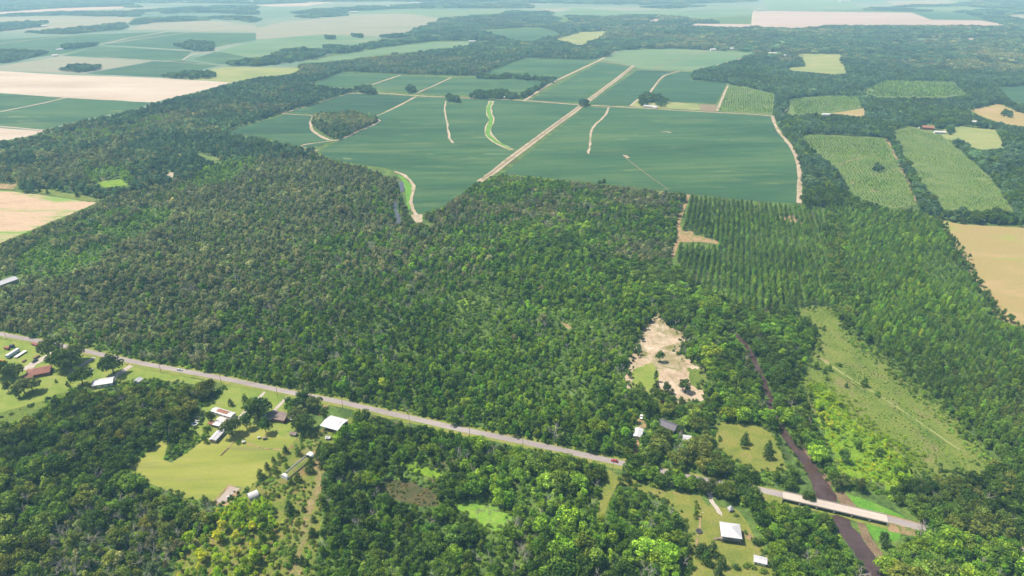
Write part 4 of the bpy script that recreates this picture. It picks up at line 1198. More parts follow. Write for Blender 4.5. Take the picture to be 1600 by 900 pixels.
# right woods and far woods
S16 = [(790, 67), (870, 40), (1000, 22), (1180, 44), (1580, 41), (1700, 40), (1700, 352), (1470, 345), (1430, 328), (1390, 333), (1250, 325), (1247, 270), (1240, 235), (1212, 190), (1210, 180), (1205, 150), (1135, 130), (1080, 125), (1085, 110), (1180, 84), (1000, 75), (930, 92), (860, 90), (800, 88)]
scatter('mixed woods around the right-hand farms', S16, 7.0, [('oak', 0.25), ('broad', 0.6), ('pine', 0.15)], (0.9, 1.3), (DARK, BLUEG), 90, bias=0.0, dmax=FARC, individual=False, seed=22)
scatter('dark natural tree belt between the two pine plantations', [(1288, 330), (1305, 332), (1316, 400), (1322, 470), (1340, 515), (1318, 512), (1302, 480), (1294, 400)], 6.0, [('oak', 0.4), ('broad', 0.6)], (0.8, 1.1), (DARK, OLIVE), 40, bias=0.3, seed=43)
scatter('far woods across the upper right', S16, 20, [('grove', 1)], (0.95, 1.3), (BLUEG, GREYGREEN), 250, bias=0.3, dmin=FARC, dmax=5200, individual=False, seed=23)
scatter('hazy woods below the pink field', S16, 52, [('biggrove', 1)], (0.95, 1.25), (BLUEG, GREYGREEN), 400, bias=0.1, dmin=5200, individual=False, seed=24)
BELTS = [
    [(-60, 10), (50, 5), (200, 6), (220, 12), (100, 14), (0, 19), (-60, 21)], [(-60, 24), (90, 20), (220, 20), (210, 27), (100, 24), (0, 27), (-60, 30)],
    [(-60, 40), (0, 38), (75, 35), (60, 43), (20, 48), (-60, 54)], [(35, 52), (70, 50), (190, 38), (200, 43), (190, 47), (110, 54)],
    [(200, 39), (225, 30), (265, 28), (330, 30), (320, 33), (250, 35), (205, 40)], [(320, 28), (380, 26), (400, 30), (400, 38), (370, 32)],
    [(210, 18), (300, 12), (400, 10), (400, 24), (330, 20), (230, 22)], [(460, 22), (480, 18), (560, 12), (700, 5), (830, 8), (830, 13), (720, 13), (620, 14), (540, 18)],
    [(466, 27), (500, 21), (545, 19), (540, 25), (480, 29)], [(640, 31), (700, 28), (740, 25), (760, 20), (800, 18), (860, 20), (870, 40), (840, 46), (760, 46), (700, 54), (620, 60), (590, 58), (600, 52), (680, 40)],
    [(430, 89), (450, 79), (560, 74), (600, 66), (690, 58), (740, 52), (755, 52), (800, 63), (745, 64), (680, 64), (600, 74), (520, 87), (470, 96), (400, 104), (395, 97)],
    [(400, 0), (520, -3), (800, -4), (1180, -3), (1180, 3), (1000, 8), (700, 3), (520, 3), (400, 7)], [(-60, 0), (200, -2), (380, 0), (390, 6), (230, 5), (-60, 4)],
    [(1340, 16), (1480, 6), (1600, -2), (1700, -4), (1700, 42), (1580, 41), (1540, 30), (1500, 20)], [(880, 26), (930, 26), (1020, 25), (1080, 30), (1000, 33), (900, 33)],
    [(1000, 12), (1060, 8), (1100, 10), (1050, 14)],
]
for q, pts in enumerate(BELTS):
    far = min(p[1] for p in pts) < 30
    places = ['at the upper left edge', 'below the top left sand strip', 'left of the grey fields', 'across the left green fields', 'right of the far grey field', 'at the far left centre', 'under the top left haze', 'along the top centre', 'left of the far mauve field', 'joining the far centre woods', 'above the curved pale field', 'on the top horizon line', 'at the top left corner', 'at the top right corner', 'above the pale far hay field', 'at the top right centre']
    if far:
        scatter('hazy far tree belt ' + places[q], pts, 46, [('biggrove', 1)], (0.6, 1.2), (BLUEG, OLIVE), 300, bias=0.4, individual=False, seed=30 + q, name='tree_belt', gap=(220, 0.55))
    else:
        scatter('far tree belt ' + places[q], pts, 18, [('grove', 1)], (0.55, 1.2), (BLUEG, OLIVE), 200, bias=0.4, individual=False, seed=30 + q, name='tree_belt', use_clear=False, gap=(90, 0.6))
COPSES = [
    ('small far copse beside the green left field', [(95, 72), (155, 68), (150, 73), (100, 78)]), ('farm hedge trees at the left edge', [(-60, 80), (0, 80), (40, 80), (75, 84), (20, 98), (-60, 104)]),
    ('round dark copse in the far left fields', [(272, 72), (300, 67), (335, 68), (333, 80), (305, 81), (290, 77)]), ('long copse on the grey stubble edge', [(92, 111), (115, 105), (160, 104), (155, 110), (125, 114)]),
    ('trees round the far white farm', [(255, 121), (290, 114), (338, 116), (338, 122), (300, 125)]), ('dark hedge right of the round copse', [(355, 99), (400, 96), (440, 100), (400, 104), (357, 103)]),
    ('tiny copse in the pale olive field', [(508, 58), (525, 57), (523, 62), (509, 62)]), ('second tiny copse in the pale olive field', [(550, 55), (568, 56), (566, 60), (550, 58)]),
    ('upper tree row between bean fields', [(745, 121), (800, 121), (868, 125), (866, 130), (800, 124), (745, 124)]), ('lower tree row along the country road', [(732, 150), (745, 145), (790, 145), (812, 152), (800, 156), (735, 155)]),
    ('tree row climbing beside the sand lane', [(806, 154), (858, 128), (866, 128), (818, 154)]), ('tree clump at the sand lane corner', [(634, 145), (640, 138), (649, 140), (648, 146)]),
    ('trees beside the lane junction', [(694, 159), (700, 150), (716, 155), (714, 160)]), ('low trees by the wood corner', [(552, 140), (562, 138), (590, 143), (585, 148), (562, 146)]),
    ('trees at the lane crossing', [(904, 168), (908, 160), (920, 164), (926, 166), (912, 170)]), ('shade trees round the white farmhouse', [(998, 166), (1004, 152), (1014, 150), (1042, 160), (1038, 168), (1028, 167), (1018, 160), (1008, 166)]),
    ('clump of trees in the yellow pasture', [(1562, 182), (1572, 176), (1584, 181), (1580, 185)]), ('trees beside the red barn', [(1476, 210), (1480, 200), (1489, 202), (1486, 213)]),
    ('single clump in the young pine rows', [(1360, 270), (1368, 262), (1381, 265), (1380, 271)]), ('tree line between two plantations', [(1384, 208), (1396, 214), (1420, 262), (1444, 300), (1470, 338), (1440, 330), (1424, 292), (1402, 246)]),
    ('tree line above the tan hay field', [(1455, 342), (1480, 335), (1540, 337), (1590, 341), (1660, 345), (1660, 358), (1600, 355), (1500, 349)]),
    ('dark strip right of the long plantation', [(1490, 226), (1500, 226), (1560, 275), (1600, 330), (1590, 338), (1548, 276)]),
]
for q, (lab, pts) in enumerate(COPSES):
    near = max(p[1] for p in pts) > 200
    scatter(lab, pts, 8.0, [('oak', 0.5), ('broad', 0.5)], (0.6, 1.35), (DARK, BLUEG), 60, use_clear=False, individual=False, seed=60 + q, name='copse', gap=(40, 0.65))

# low growth fringing the open ground, so that no edge is bare
def fringe(label, pts, width, step, scl, pal, kinds=('shrub',), prob=0.75, seed=0):
    w = Gn(pts)
    n = len(w)
    P = []
    for i in range(n):
        a, b = w[i], w[(i + 1) % n]
        L = np.hypot(*(b - a))
        for j in range(int(L / step)):
            if rng.random() < prob:
                P.append(a + (b - a) * rng.random() + rng.normal(0, width, 2))
    xy = np.array(P)
    q = PX(xy, 0)
    ok = np.ones(len(xy), bool)
    for c in CLEAR_BASE:
        ok &= ~inside(q, c)
    xy = xy[ok & (fbm(xy, 16, seed) < 0.5)]
    m = len(xy)
    kk = np.array(kinds, dtype=object)[rng.integers(0, len(kinds), m)]
    tint = np.clip(np.array(pal)[rng.integers(0, len(pal), m)] * rng.uniform(1.2, 2.0, m)[:, None], 0.01, 0.5)
    plants.append(dict(name='bushes', label=label, xy=xy, kind=kk, var=np.array([rng.integers(0, len(PLANT[k])) for k in kk]), scale=rng.uniform(scl[0], scl[1], m), tint=tint,
                       rot=rng.uniform(0, 6.283, m), individual=False, hh=np.full(m, 2.0)))


SAND_EDGE = [(1028, 487), (1040, 505), (1068, 520), (1070, 535), (1060, 550), (1090, 572), (1102, 575), (1100, 625), (1060, 630), (1040, 610), (1010, 615), (978, 607), (976, 590), (990, 550), (1000, 520)]
fringe('low growth fringing the sand clearing', SAND_EDGE, 3.0, 1.2, (0.4, 1.3), YOUNG + OLIVE, ('shrub', 'shrub', 'sapling'), seed=1)
fringe('low growth fringing the mown field', [(195, 738), (205, 745), (245, 760), (285, 777), (330, 785), (345, 790), (375, 772), (400, 760), (435, 728), (448, 712), (435, 728), (400, 760), (375, 772), (345, 790), (285, 777)], 1.5, 1.4, (0.3, 1.0), YOUNG + VIVID, seed=2)
fringe('low growth fringing the grassy yard', [(985, 760), (1030, 780), (1060, 800), (1075, 825), (1075, 860), (1076, 905), (1085, 960), (1076, 905), (1075, 825), (1030, 780)], 1.8, 1.3, (0.4, 1.1), YOUNG + VIVID, seed=3)
fringe('low growth on the yard side of the creek wood', [(1150, 795), (1165, 812), (1180, 840), (1200, 865), (1212, 900), (1200, 865), (1165, 812)], 1.8, 1.0, (0.4, 1.2), YOUNG + VIVID, seed=4)
fringe('low growth fringing the weed-covered pond', [(712, 788), (735, 780), (765, 786), (800, 805), (798, 828), (770, 830), (740, 812), (712, 800)], 1.6, 0.8, (0.3, 1.1), YOUNG + LIMEG, seed=5)
fringe('low growth fringing the grass glade', [(616, 722), (640, 720), (700, 738), (705, 746), (680, 748), (640, 738)], 1.8, 0.8, (0.3, 1.0), YOUNG + VIVID, seed=6)
fringe('low growth fringing the meadow', MEAD, 3.5, 1.1, (0.4, 1.2), YOUNG + VIVID, ('shrub', 'shrub', 'shrub', 'sapling'), prob=0.6, seed=7)
fringe('lime weeds spilling into the meadow', [(1268, 600), (1290, 606), (1335, 655), (1400, 700), (1440, 745), (1400, 700), (1335, 655)], 7.0, 0.35, (0.3, 1.1), LIMEG[:2], seed=8)
fringe('low growth along both creek banks', [(1160, 535), (1176, 562), (1188, 590), (1196, 615), (1204, 640), (1232, 690), (1256, 712), (1290, 745), (1256, 714), (1232, 694), (1204, 642), (1188, 592), (1160, 537)], 4.5, 0.9, (0.4, 1.3), YOUNG + VIVID + OLIVE, ('shrub', 'shrub', 'sapling'), seed=9)
fringe('low growth fringing the creekside grass plot', [(1118, 658), (1180, 662), (1210, 680), (1230, 735), (1180, 738), (1140, 715), (1120, 700)], 1.6, 1.2, (0.4, 1.2), YOUNG + VIVID, seed=10)
fringe('low growth at the edge of the houses lawn', [(318, 636), (352, 606), (318, 636), (304, 648), (294, 664), (300, 690)], 1.8, 1.1, (0.4, 1.2), YOUNG + VIVID, seed=11)
fringe('low growth below the left lawn', [(312, 602), (225, 594), (180, 602), (150, 612), (115, 606), (70, 627), (0, 655), (70, 627), (150, 612)], 2.0, 1.2, (0.4, 1.2), YOUNG + OLIVE, seed=12)
fringe('roadside growth along the central woods', [(p[0], p[1] - 7) for p in ROAD if p[0] < 960] + [(p[0], p[1] - 6) for p in reversed(ROAD) if p[0] < 960], 1.3, 1.5, (0.3, 1.0), YOUNG + VIVID + LIMEG, prob=0.5, seed=13)
fringe('low growth along the tan hay field', [(1463, 343), (1480, 365), (1500, 400), (1520, 432), (1535, 455), (1555, 495), (1600, 512), (1555, 495), (1500, 400)], 3.0, 1.4, (0.5, 1.4), VIVID, ('shrub', 'sapling'), seed=14)

# ------------------------------------------------------------------ buildings
WHITE_ROOF = roof_mat('white_metal_roof', (0.47, 0.47, 0.485))
PALE_ROOF = roof_mat('pale_grey_metal_roof', (0.40, 0.41, 0.43))
RED_ROOF = roof_mat('red_brown_shingles', (0.25, 0.115, 0.085), 0.3, 0.9, 0.3)
BROWN_ROOF = roof_mat('brown_shingles', (0.22, 0.17, 0.155), 0.3, 0.9, 0.3)
DARK_ROOF = roof_mat('dark_slate_roof', (0.115, 0.105, 0.13), 0.5, 0.6, 0.3)
RUST_ROOF = roof_mat('rusty_roof_patch', (0.27, 0.125, 0.08), 0.5, 0.8, 0.4)
WHITE_WALL = plain('white_siding', (0.62, 0.61, 0.58), 0.7)
GREY_WALL = plain('grey_siding', (0.30, 0.29, 0.28), 0.8)
BRICK_WALL = plain('red_brick_wall', (0.24, 0.10, 0.07), 0.9, wear=0.3)
TAN_WALL = plain('tan_wall', (0.40, 0.32, 0.24), 0.85)
RED_WALL = plain('faded_red_wall', (0.33, 0.07, 0.055), 0.85, wear=0.25)
TIMBER = plain('weathered_timber', (0.20, 0.16, 0.12), 0.95, wear=0.35)
DARKMETAL = plain('dark_steel', (0.06, 0.06, 0.065), 0.6)
GLASS = plain('window_glass', (0.035, 0.045, 0.055), 0.12, spec=0.6)
RUBBER = plain('black_rubber', (0.02, 0.02, 0.02), 0.9)
LAND = []      # landmarks: phrase, world xy


def heading(p, q):
    a, b = G(*p), G(*q)
    return math.atan2(b.y - a.y, b.x - a.x)


def openings(root, L, W, h, z0=0.0, n=3, door=True, wall_t=0.0, mat=GLASS):
    """windows on the long sides and a door, each its own part"""
    for s in (-1, 1):
        for i in range(n):
            x = -L / 2 + L * (i + 0.6) / (n + 0.2)
            y = s * (W / 2 + 0.03)
            w = MB().box(x - 0.55, x + 0.55, min(y, y - s * 0.06), max(y, y - s * 0.06), z0 + 1.0, z0 + 2.1).build('window', mat, root)
            MB().box(x - 0.7, x + 0.7, y - 0.06 if s < 0 else y - 0.0, y + 0.0 if s < 0 else y + 0.06, z0 + 0.88, z0 + 0.98).build('sill', WHITE_WALL, w)
    if door:
        y = -(W / 2 + 0.03)
        d = MB().box(-L / 2 + 0.06 * L, -L / 2 + 0.06 * L + 1.0, y - 0.03, y + 0.03, z0 + 0.1, z0 + 2.1).build('door', TIMBER, root)
        MB().box(-L / 2 + 0.06 * L + 0.82, -L / 2 + 0.06 * L + 0.9, y - 0.08, y - 0.03, z0 + 1.0, z0 + 1.1).build('handle', DARKMETAL, d)


def gable_roof(L, W, h, rise_, over=0.5, th=0.15):
    a, b = L / 2 + over, W / 2 + over
    e = h - rise_ * over / (W / 2)
    mb = MB()
    top = [(-a, 0, h + rise_), (a, 0, h + rise_)]
    lo = [(-a, -b, e), (a, -b, e), (a, b, e), (-a, b, e)]
    dn = lambda p: (p[0], p[1], p[2] - th)
    mb.poly([lo[0], lo[1], top[1], top[0]])
    mb.poly([lo[2], lo[3], top[0], top[1]])
    mb.poly([dn(top[0]), dn(top[1]), dn(lo[1]), dn(lo[0])])
    mb.poly([dn(top[1]), dn(top[0]), dn(lo[3]), dn(lo[2])])
    for p, q in ((lo[0], lo[1]), (lo[2], lo[3])):
        mb.poly([dn(p), dn(q), q, p])
    for p, q in ((lo[1], top[1]), (top[1], lo[2]), (lo[3], top[0]), (top[0], lo[0])):
        mb.poly([dn(p), dn(q), q, p])
    return mb


def hip_roof(L, W, h, rise_, ridge, over=0.6, th=0.2):
    a, b = L / 2 + over, W / 2 + over
    e = h - 0.15
    mb = MB()
    lo = [(-a, -b, e), (a, -b, e), (a, b, e), (-a, b, e)]
    t0, t1 = (-ridge / 2, 0, h + rise_), (ridge / 2, 0, h + rise_)
    if ridge < 0.1:
        t = (0, 0, h + rise_)
        for i in range(4):
            mb.poly([lo[i], lo[(i + 1) % 4], t])
    else:
        mb.poly([lo[0], lo[1], t1, t0]).poly([lo[1], lo[2], t1]).poly([lo[2], lo[3], t0, t1]).poly([lo[3], lo[0], t0])
    dn = [(p[0], p[1], p[2] - th) for p in lo]
    for i in range(4):
        j = (i + 1) % 4
        mb.poly([dn[i], dn[j], lo[j], lo[i]])
    mb.poly(dn[::-1])
    return mb


def walls(L, W, h, z0=-0.2, gable=0.0):
    mb = MB().box(-L / 2, L / 2, -W / 2, W / 2, z0, h)
    if gable:
        for s in (-1, 1):
            mb.poly([(s * L / 2, -W / 2, h), (s * L / 2, W / 2, h), (s * L / 2, 0, h + gable)])
    return mb


def house(name, px, toward, L, W, h, rise_, roof, wall, label, cat='house', kind='gable', ridge=None, n=3, door=True, group=None, over=0.5, land=None, small=False):
    p = G(*px)
    r = obj(name, None, None, (p.x, p.y, 0.1), heading(px, toward))
    tag(r, label, cat, group)
    walls(L, W, h, -0.6, rise_ * 0.97 if kind == 'gable' else 0).build('wall', wall, r)
    if kind == 'gable':
        ro = gable_roof(L, W, h + 0.12, rise_, over).build('roof', roof, r)
    else:
        ro = hip_roof(L, W, h + 0.2, rise_, ridge if ridge is not None else max(0, L - W), over).build('roof', roof, r)
    if not small:
        openings(r, L, W, h, 0.0, n, door)
        MB().box(-(L / 2 + over) * 0.9 if kind == 'gable' else -max(0.2, (ridge or max(0, L - W)) / 2), (L / 2 + over) * 0.9 if kind == 'gable' else max(0.2, (ridge or max(0, L - W)) / 2), -0.15, 0.15, h + rise_ + 0.1, h + rise_ + 0.24).build('ridge_cap', roof, ro)
    if land:
        LAND.append((land, p.x, p.y))
    return r


# white pyramid-roofed house on stilts, lower right
p = G(1140, 838)
r = obj('house', None, None, (p.x, p.y, 0.1), heading((1127, 843), (1157, 847)))
tag(r, 'white pyramid-roofed house standing in the grassy yard at the lower right', 'house')
LAND.append(('the pyramid-roofed house', p.x, p.y))
MB().box(-4.6, 4.6, -4.4, 4.4, 2.1, 4.7).build('wall', GREY_WALL, r)
hip_roof(11.0, 11.0, 4.9, 2.3, 0, 0.3, 0.22).build('roof', WHITE_ROOF, r)
MB().box(-5.6, 5.6, -5.6, 5.6, 1.8, 2.1).build('porch_floor', TIMBER, r)
for sx in (-5.3, 0, 5.3):
    for sy in (-5.3, 0, 5.3):
        if sx or sy:
            MB().box(sx - 0.14, sx + 0.14, sy - 0.14, sy + 0.14, -0.6, 4.75 if abs(sx) + abs(sy) > 5 else 1.8).build('post', TIMBER, r)
rail = MB()
for s in (-1, 1):
    rail.box(-5.4, 5.4, s * 5.45 - 0.05, s * 5.45 + 0.05, 2.9, 3.05).box(s * 5.45 - 0.05, s * 5.45 + 0.05, -5.4, 5.4, 2.9, 3.05)
rail.build('railing', WHITE_WALL, r)
for x in (-3, 0.2, 3):
    MB().box(x - 0.6, x + 0.6, -4.46, -4.4, 3.1, 4.2).build('window', GLASS, r)
MB().box(-1.9, -0.9, -4.47, -4.4, 2.12, 4.15).build('door', TIMBER, r)
st = MB()
for i in range(7):
    st.box(-9.4 + 0.55 * i, -8.8 + 0.55 * i, -4.6, -3.2, 0.2 + 0.27 * i - 0.15, 0.2 + 0.27 * i)
st.build('stairs', TIMBER, r)
MB().box(5.75, 6.9, 1.0, 2.4, -0.2, 2.0).build('water_tank', plain('teal_plastic', (0.03, 0.20, 0.20), 0.5), r)

house('shed', (1187, 879), (1200, 882), 6.2, 4.2, 2.3, 0.9, WHITE_ROOF, WHITE_WALL, 'small white ribbed metal shed at the lower right of the grassy yard', 'shed', n=1, land='the white ribbed shed')
# small pointed grey hut
p = G(1141, 798)
r = obj('hut', None, None, (p.x, p.y, 0.1), 0.3)
tag(r, 'tiny grey pointed hut at the wood edge behind the pyramid-roofed house', 'hut')
MB().box(-1.3, 1.3, -1.2, 1.2, -0.6, 1.7).build('wall', GREY_WALL, r)
hip_roof(2.6, 2.4, 1.8, 2.6, 0, 0.35, 0.1).build('roof', PALE_ROOF, r)
MB().box(-0.4, 0.4, -1.25, -1.2, 0.05, 1.5).build('door', TIMBER, r)
# dark round trampoline in the yard
def trampoline(px, rad, label, cat, rim, water, depth, name):
    p = G(*px)
    r = obj(name, None, None, (p.x, p.y, 0.12))
    tag(r, label, cat)
    mb = MB()
    n = 20
    for i in range(n):
        a0, a1 = 2 * math.pi * i / n, 2 * math.pi * (i + 1) / n
        q = [(rad * math.cos(a), rad * math.sin(a)) for a in (a0, a1)] + [((rad - 0.45) * math.cos(a), (rad - 0.45) * math.sin(a)) for a in (a1, a0)]
        mb.prism(q, 0.0 if depth > 0.8 else depth - 0.15, depth)
    mb.build('rim', rim, r)
    MB().cyl(0, 0, depth - 0.2, depth - 0.12, rad - 0.4, n=20).build('water_surface' if 'pool' in cat else 'mat', water, r)
    for i in range(6):
        a = 2 * math.pi * i / 6
        MB().tube(((rad + 0.08) * math.cos(a), (rad + 0.08) * math.sin(a), -0.4), ((rad + 0.08) * math.cos(a), (rad + 0.08) * math.sin(a), depth + 0.1), 0.07).build('leg', DARKMETAL, r)


POOLW = plain('pool_water', (0.02, 0.05, 0.10), 0.1, spec=0.6)
MATBLK = plain('black_mat', (0.03, 0.03, 0.03), 0.8)
trampoline((1092, 831), 1.9, 'dark round trampoline on the lawn left of the pyramid-roofed house', 'trampoline', DARKMETAL, MATBLK, 0.7, 'trampoline')
trampoline((310.5, 656), 2.6, 'larger round pool with a wide pale rim behind the trailer home', 'pool', WHITE_WALL, plain('murky_pool_water', (0.05, 0.045, 0.05), 0.15, spec=0.5), 1.1, 'round_pool')
trampoline((304.5, 664), 2.1, 'smaller dark blue round pool below the pale-rimmed one', 'pool', WHITE_WALL, POOLW, 1.1, 'round_pool')

# trailer home with rusty roof patch and deck
p = G(350, 649)
r = obj('trailer_home', None, None, (p.x, p.y, 0.1), heading((332, 643), (368, 654)))
tag(r, 'long white trailer home with a brown roof patch on the upper lawn', 'house')
LAND.append(('the long white trailer home', p.x, p.y))
walls(19, 5.2, 3.0, -0.5).build('wall', WHITE_WALL, r)
gable_roof(19, 5.2, 3.05, 0.7, 0.25).build('roof', WHITE_ROOF, r)
gable_roof(10.5, 3.6, 3.35, 0.55, 0.0, 0.05).build('roof_patch', RUST_ROOF, r)
openings(r, 19, 5.2, 3.0, 0.4, 5)
MB().box(-1, 8.5, -7.2, -2.7, 0.0, 0.75).build('deck', plain('pale_deck', (0.5, 0.45, 0.42), 0.85), r)
for x in (-1, 2.1, 5.3, 8.4):
    MB().box(x - 0.06, x + 0.06, -7.2, -7.08, 0.7, 1.8).build('railing_post', WHITE_WALL, r)
MB().box(-1, 8.5, -7.2, -7.1, 1.7, 1.82).build('railing', WHITE_WALL, r)
house('long_shed', (343, 681), (353, 670), 15.5, 4.6, 2.6, 0.7, WHITE_ROOF, TAN_WALL, 'long narrow white-roofed shed below the trailer home', 'shed', n=4, land='the long narrow white-roofed shed')
house('small_shed', (333, 664), (339, 666), 4.5, 3.4, 2.2, 0.8, RUST_ROOF, RED_WALL, 'small rusty red shed left of the long white-roofed shed', 'shed', n=1)
house('small_shed', (342, 665.5), (349, 667), 5.0, 4.6, 2.4, 0.7, PALE_ROOF, GREY_WALL, 'small pale grey shed touching the rusty red one', 'shed', n=1)
# brown-roofed house with two white carports
house('house', (436, 654), (456, 658), 14.5, 8.5, 2.9, 1.7, BROWN_ROOF, BRICK_WALL, 'brown-roofed brick house with white carports beside the road', 'house', n=4, land='the brown-roofed house by the road')


def carport(px, toward, L, W, h, label, roofm=WHITE_ROOF):
    p = G(*px)
    r = obj('carport', None, None, (p.x, p.y, 0.1), heading(px, toward))
    tag(r, label, 'carport', 'white carports by the brown-roofed house')
    gable_roof(L, W, h, 0.4, 0.15, 0.08).build('roof', roofm, r)
    for sx in (-1, 1):
        for sy in (-1, 1):
            MB().tube((sx * (L / 2 - 0.2), sy * (W / 2 - 0.2), -0.5), (sx * (L / 2 - 0.2), sy * (W / 2 - 0.2), h), 0.07).build('post', DARKMETAL, r)


carport((422, 656), (429, 657), 5.5, 4.4, 2.6, 'white carport attached left of the brown-roofed house')
carport((456, 657), (463, 659), 4.2, 4.4, 2.6, 'white carport at the right end of the brown-roofed house')
carport((412.5, 655), (417, 650), 5.2, 3.0, 2.2, 'small bluish-white canopy under the oak left of the brown-roofed house', PALE_ROOF)
# open barn
p = G(523, 667)
r = obj('open_barn', None, None, (p.x, p.y, 0.1), heading((505, 668), (530, 675)))
tag(r, 'large white-roofed open barn in the scrub beside the road', 'barn')
LAND.append(('the white-roofed open barn', p.x, p.y))
L_, W_ = 14.5, 12.5
gable_roof(L_, W_, 3.6, 1.0, 0.4, 0.15).build('roof', WHITE_ROOF, r)
gable_roof(L_ * 0.68, W_ * 0.62, 4.1, 0.75, 0.0, 0.12).build('upper_roof', WHITE_ROOF, r)
for i in range(5):
    for sy in (-1, 1):
        x = -L_ / 2 + 0.3 + (L_ - 0.6) * i / 4
        MB().box(x - 0.12, x + 0.12, sy * (W_ / 2 - 0.3) - 0.12, sy * (W_ / 2 - 0.3) + 0.12, -0.6, 3.6).build('post', TIMBER, r)
MB().box(-L_ / 2 + 0.4, L_ / 2 - 0.4, W_ / 2 - 0.25, W_ / 2 - 0.1, -0.4, 3.3).build('back_wall', GREY_WALL, r)
# arched metal shed
p = G(396, 776)
r = obj('arched_shed', None, None, (p.x, p.y, 0.1), heading((386, 776), (405, 768)))
tag(r, 'white arched metal shed beside the lime saplings', 'shed')
LAND.append(('the white arched shed', p.x, p.y))
LN, RA = 6.0, 3.1
mb = MB()
n = 12
for i in range(n):
    a0, a1 = math.pi * i / n, math.pi * (i + 1) / n
    q = [(RA * math.cos(a), 0.3 + RA * 0.95 * math.sin(a)) for a in (a0, a1)]
    mb.poly([(-LN / 2, q[0][0], q[0][1]), (LN / 2, q[0][0], q[0][1]), (LN / 2, q[1][0], q[1][1]), (-LN / 2, q[1][0], q[1][1])])
for s in (-1, 1):
    mb.box(-LN / 2, LN / 2, s * RA - 0.05, s * RA + 0.05, -0.6, 0.3)
mb.build('shell', WHITE_ROOF, r, smooth=False)
for s in (-1, 1):
    MB().poly([(s * (LN / 2 - 0.1), RA * 0.98 * math.cos(math.pi * i / n), (0.3 + RA * 0.93 * math.sin(math.pi * i / n))) for i in range(n + 1)] + [(s * (LN / 2 - 0.1), -RA * 0.98, -0.4), (s * (LN / 2 - 0.1), RA * 0.98, -0.4)]).build('end_wall', GREY_WALL, r)
MB().box(LN / 2 - 0.08, LN / 2 + 0.02, -1.0, 1.0, -0.2, 2.1).build('door', DARKMETAL, r)
# hoop house skeleton
a, b = G(444, 748), G(487, 712)
ax = math.atan2(b.y - a.y, b.x - a.x)
hl = (b - a).length
r = obj('hoop_house', None, None, (a.x, a.y, 0.1), ax)
tag(r, 'bare-framed hoop house with white ends in the scrub', 'greenhouse')
LAND.append(('the bare hoop house', (a.x + b.x) / 2, (a.y + b.y) / 2))
HR = 3.0
for i in range(15):
    x = hl * i / 14
    mb = MB()
    for j in range(8):
        a0, a1 = math.pi * j / 8, math.pi * (j + 1) / 8
        mb.tube((x, HR * math.cos(a0), HR * math.sin(a0)), (x, HR * math.cos(a1), HR * math.sin(a1)), 0.05, n=4)
    mb.build('hoop', plain('galvanised_tube', (0.42, 0.43, 0.44), 0.4), r)
MB().tube((0, 0, HR), (hl, 0, HR), 0.06, n=4).build('ridge_pole', plain('galvanised_tube', (0.42, 0.43, 0.44)), r)
for s in (-1, 1):
    MB().box(0, hl, s * HR - 0.08, s * HR + 0.08, -0.3, 0.9).build('base_board', WHITE_WALL if s > 0 else TIMBER, r)
for x0, x1, nm in ((-0.2, 1.6, 'end_cover'), (hl - 3.2, hl + 0.2, 'end_cover')):
    mb = MB()
    for j in range(10):
        a0, a1 = math.pi * j / 10, math.pi * (j + 1) / 10
        mb.poly([(x0, 3.07 * math.cos(a0), 3.07 * math.sin(a0)), (x1, 3.07 * math.cos(a0), 3.07 * math.sin(a0)), (x1, 3.07 * math.cos(a1), 3.07 * math.sin(a1)), (x0, 3.07 * math.cos(a1), 3.07 * math.sin(a1))])
    mb.poly([((x0 if x0 < 0 else x1), 3.05 * math.cos(math.pi * j / 10), 3.05 * math.sin(math.pi * j / 10)) for j in range(11)])
    mb.build(nm, plain('white_greenhouse_film', (0.7, 0.7, 0.7), 0.5), r)
# red hip-roofed house, left
p = G(62, 583)
r = house('house', (62, 584), (78, 581), 16.5, 11, 2.8, 2.3, RED_ROOF, BRICK_WALL, 'red-brown hip-roofed brick house at the left edge', 'house', 'hip', 6, 4, land='the red-roofed house')
e = hip_roof(7, 6.5, 2.7, 1.4, 1.5, 0.5).build('porch_roof', RED_ROOF, r, (-6.5, -5.5, 0.0))
walls(6.6, 6.0, 2.6, -0.5).build('porch_wall', BRICK_WALL, r, (-6.5, -5.4, 0.0))
house('building', (163, 601), (176, 599), 14, 8.5, 3.2, 1.3, WHITE_ROOF, WHITE_WALL, 'white-roofed building half hidden by trees left of the white shed', 'building', n=3, land='the half-hidden white-roofed building')
house('shed', (217, 598), (222, 594), 4.5, 4.5, 2.6, 1.2, WHITE_ROOF, WHITE_WALL, 'small white gabled shed at the wood edge near the road', 'shed', n=1, land='the small white gabled shed')
house('metal_building', (8, 446), (30, 438), 22, 11, 4.2, 1.6, PALE_ROOF, GREY_WALL, 'grey metal building at the left edge of the central woods', 'building', n=3, land='the grey metal building')
# hidden cluster
house('trailer_home', (997, 681), (999, 674), 9.5, 5.0, 2.8, 0.7, WHITE_ROOF, WHITE_WALL, 'white trailer among big trees above the road', 'house', n=2, land='the white trailer among the trees')
house('house', (1043, 669), (1056, 674), 12.5, 8.0, 2.9, 1.8, DARK_ROOF, RED_WALL, 'dark slate-roofed house with red wall among the shade trees', 'house', n=3, land='the dark-roofed house')
house('shed', (1073, 689), (1079, 690), 5.0, 5.5, 2.5, 0.6, WHITE_ROOF, WHITE_WALL, 'boxy white shed right of the dark-roofed house', 'shed', n=1, land='the boxy white shed')
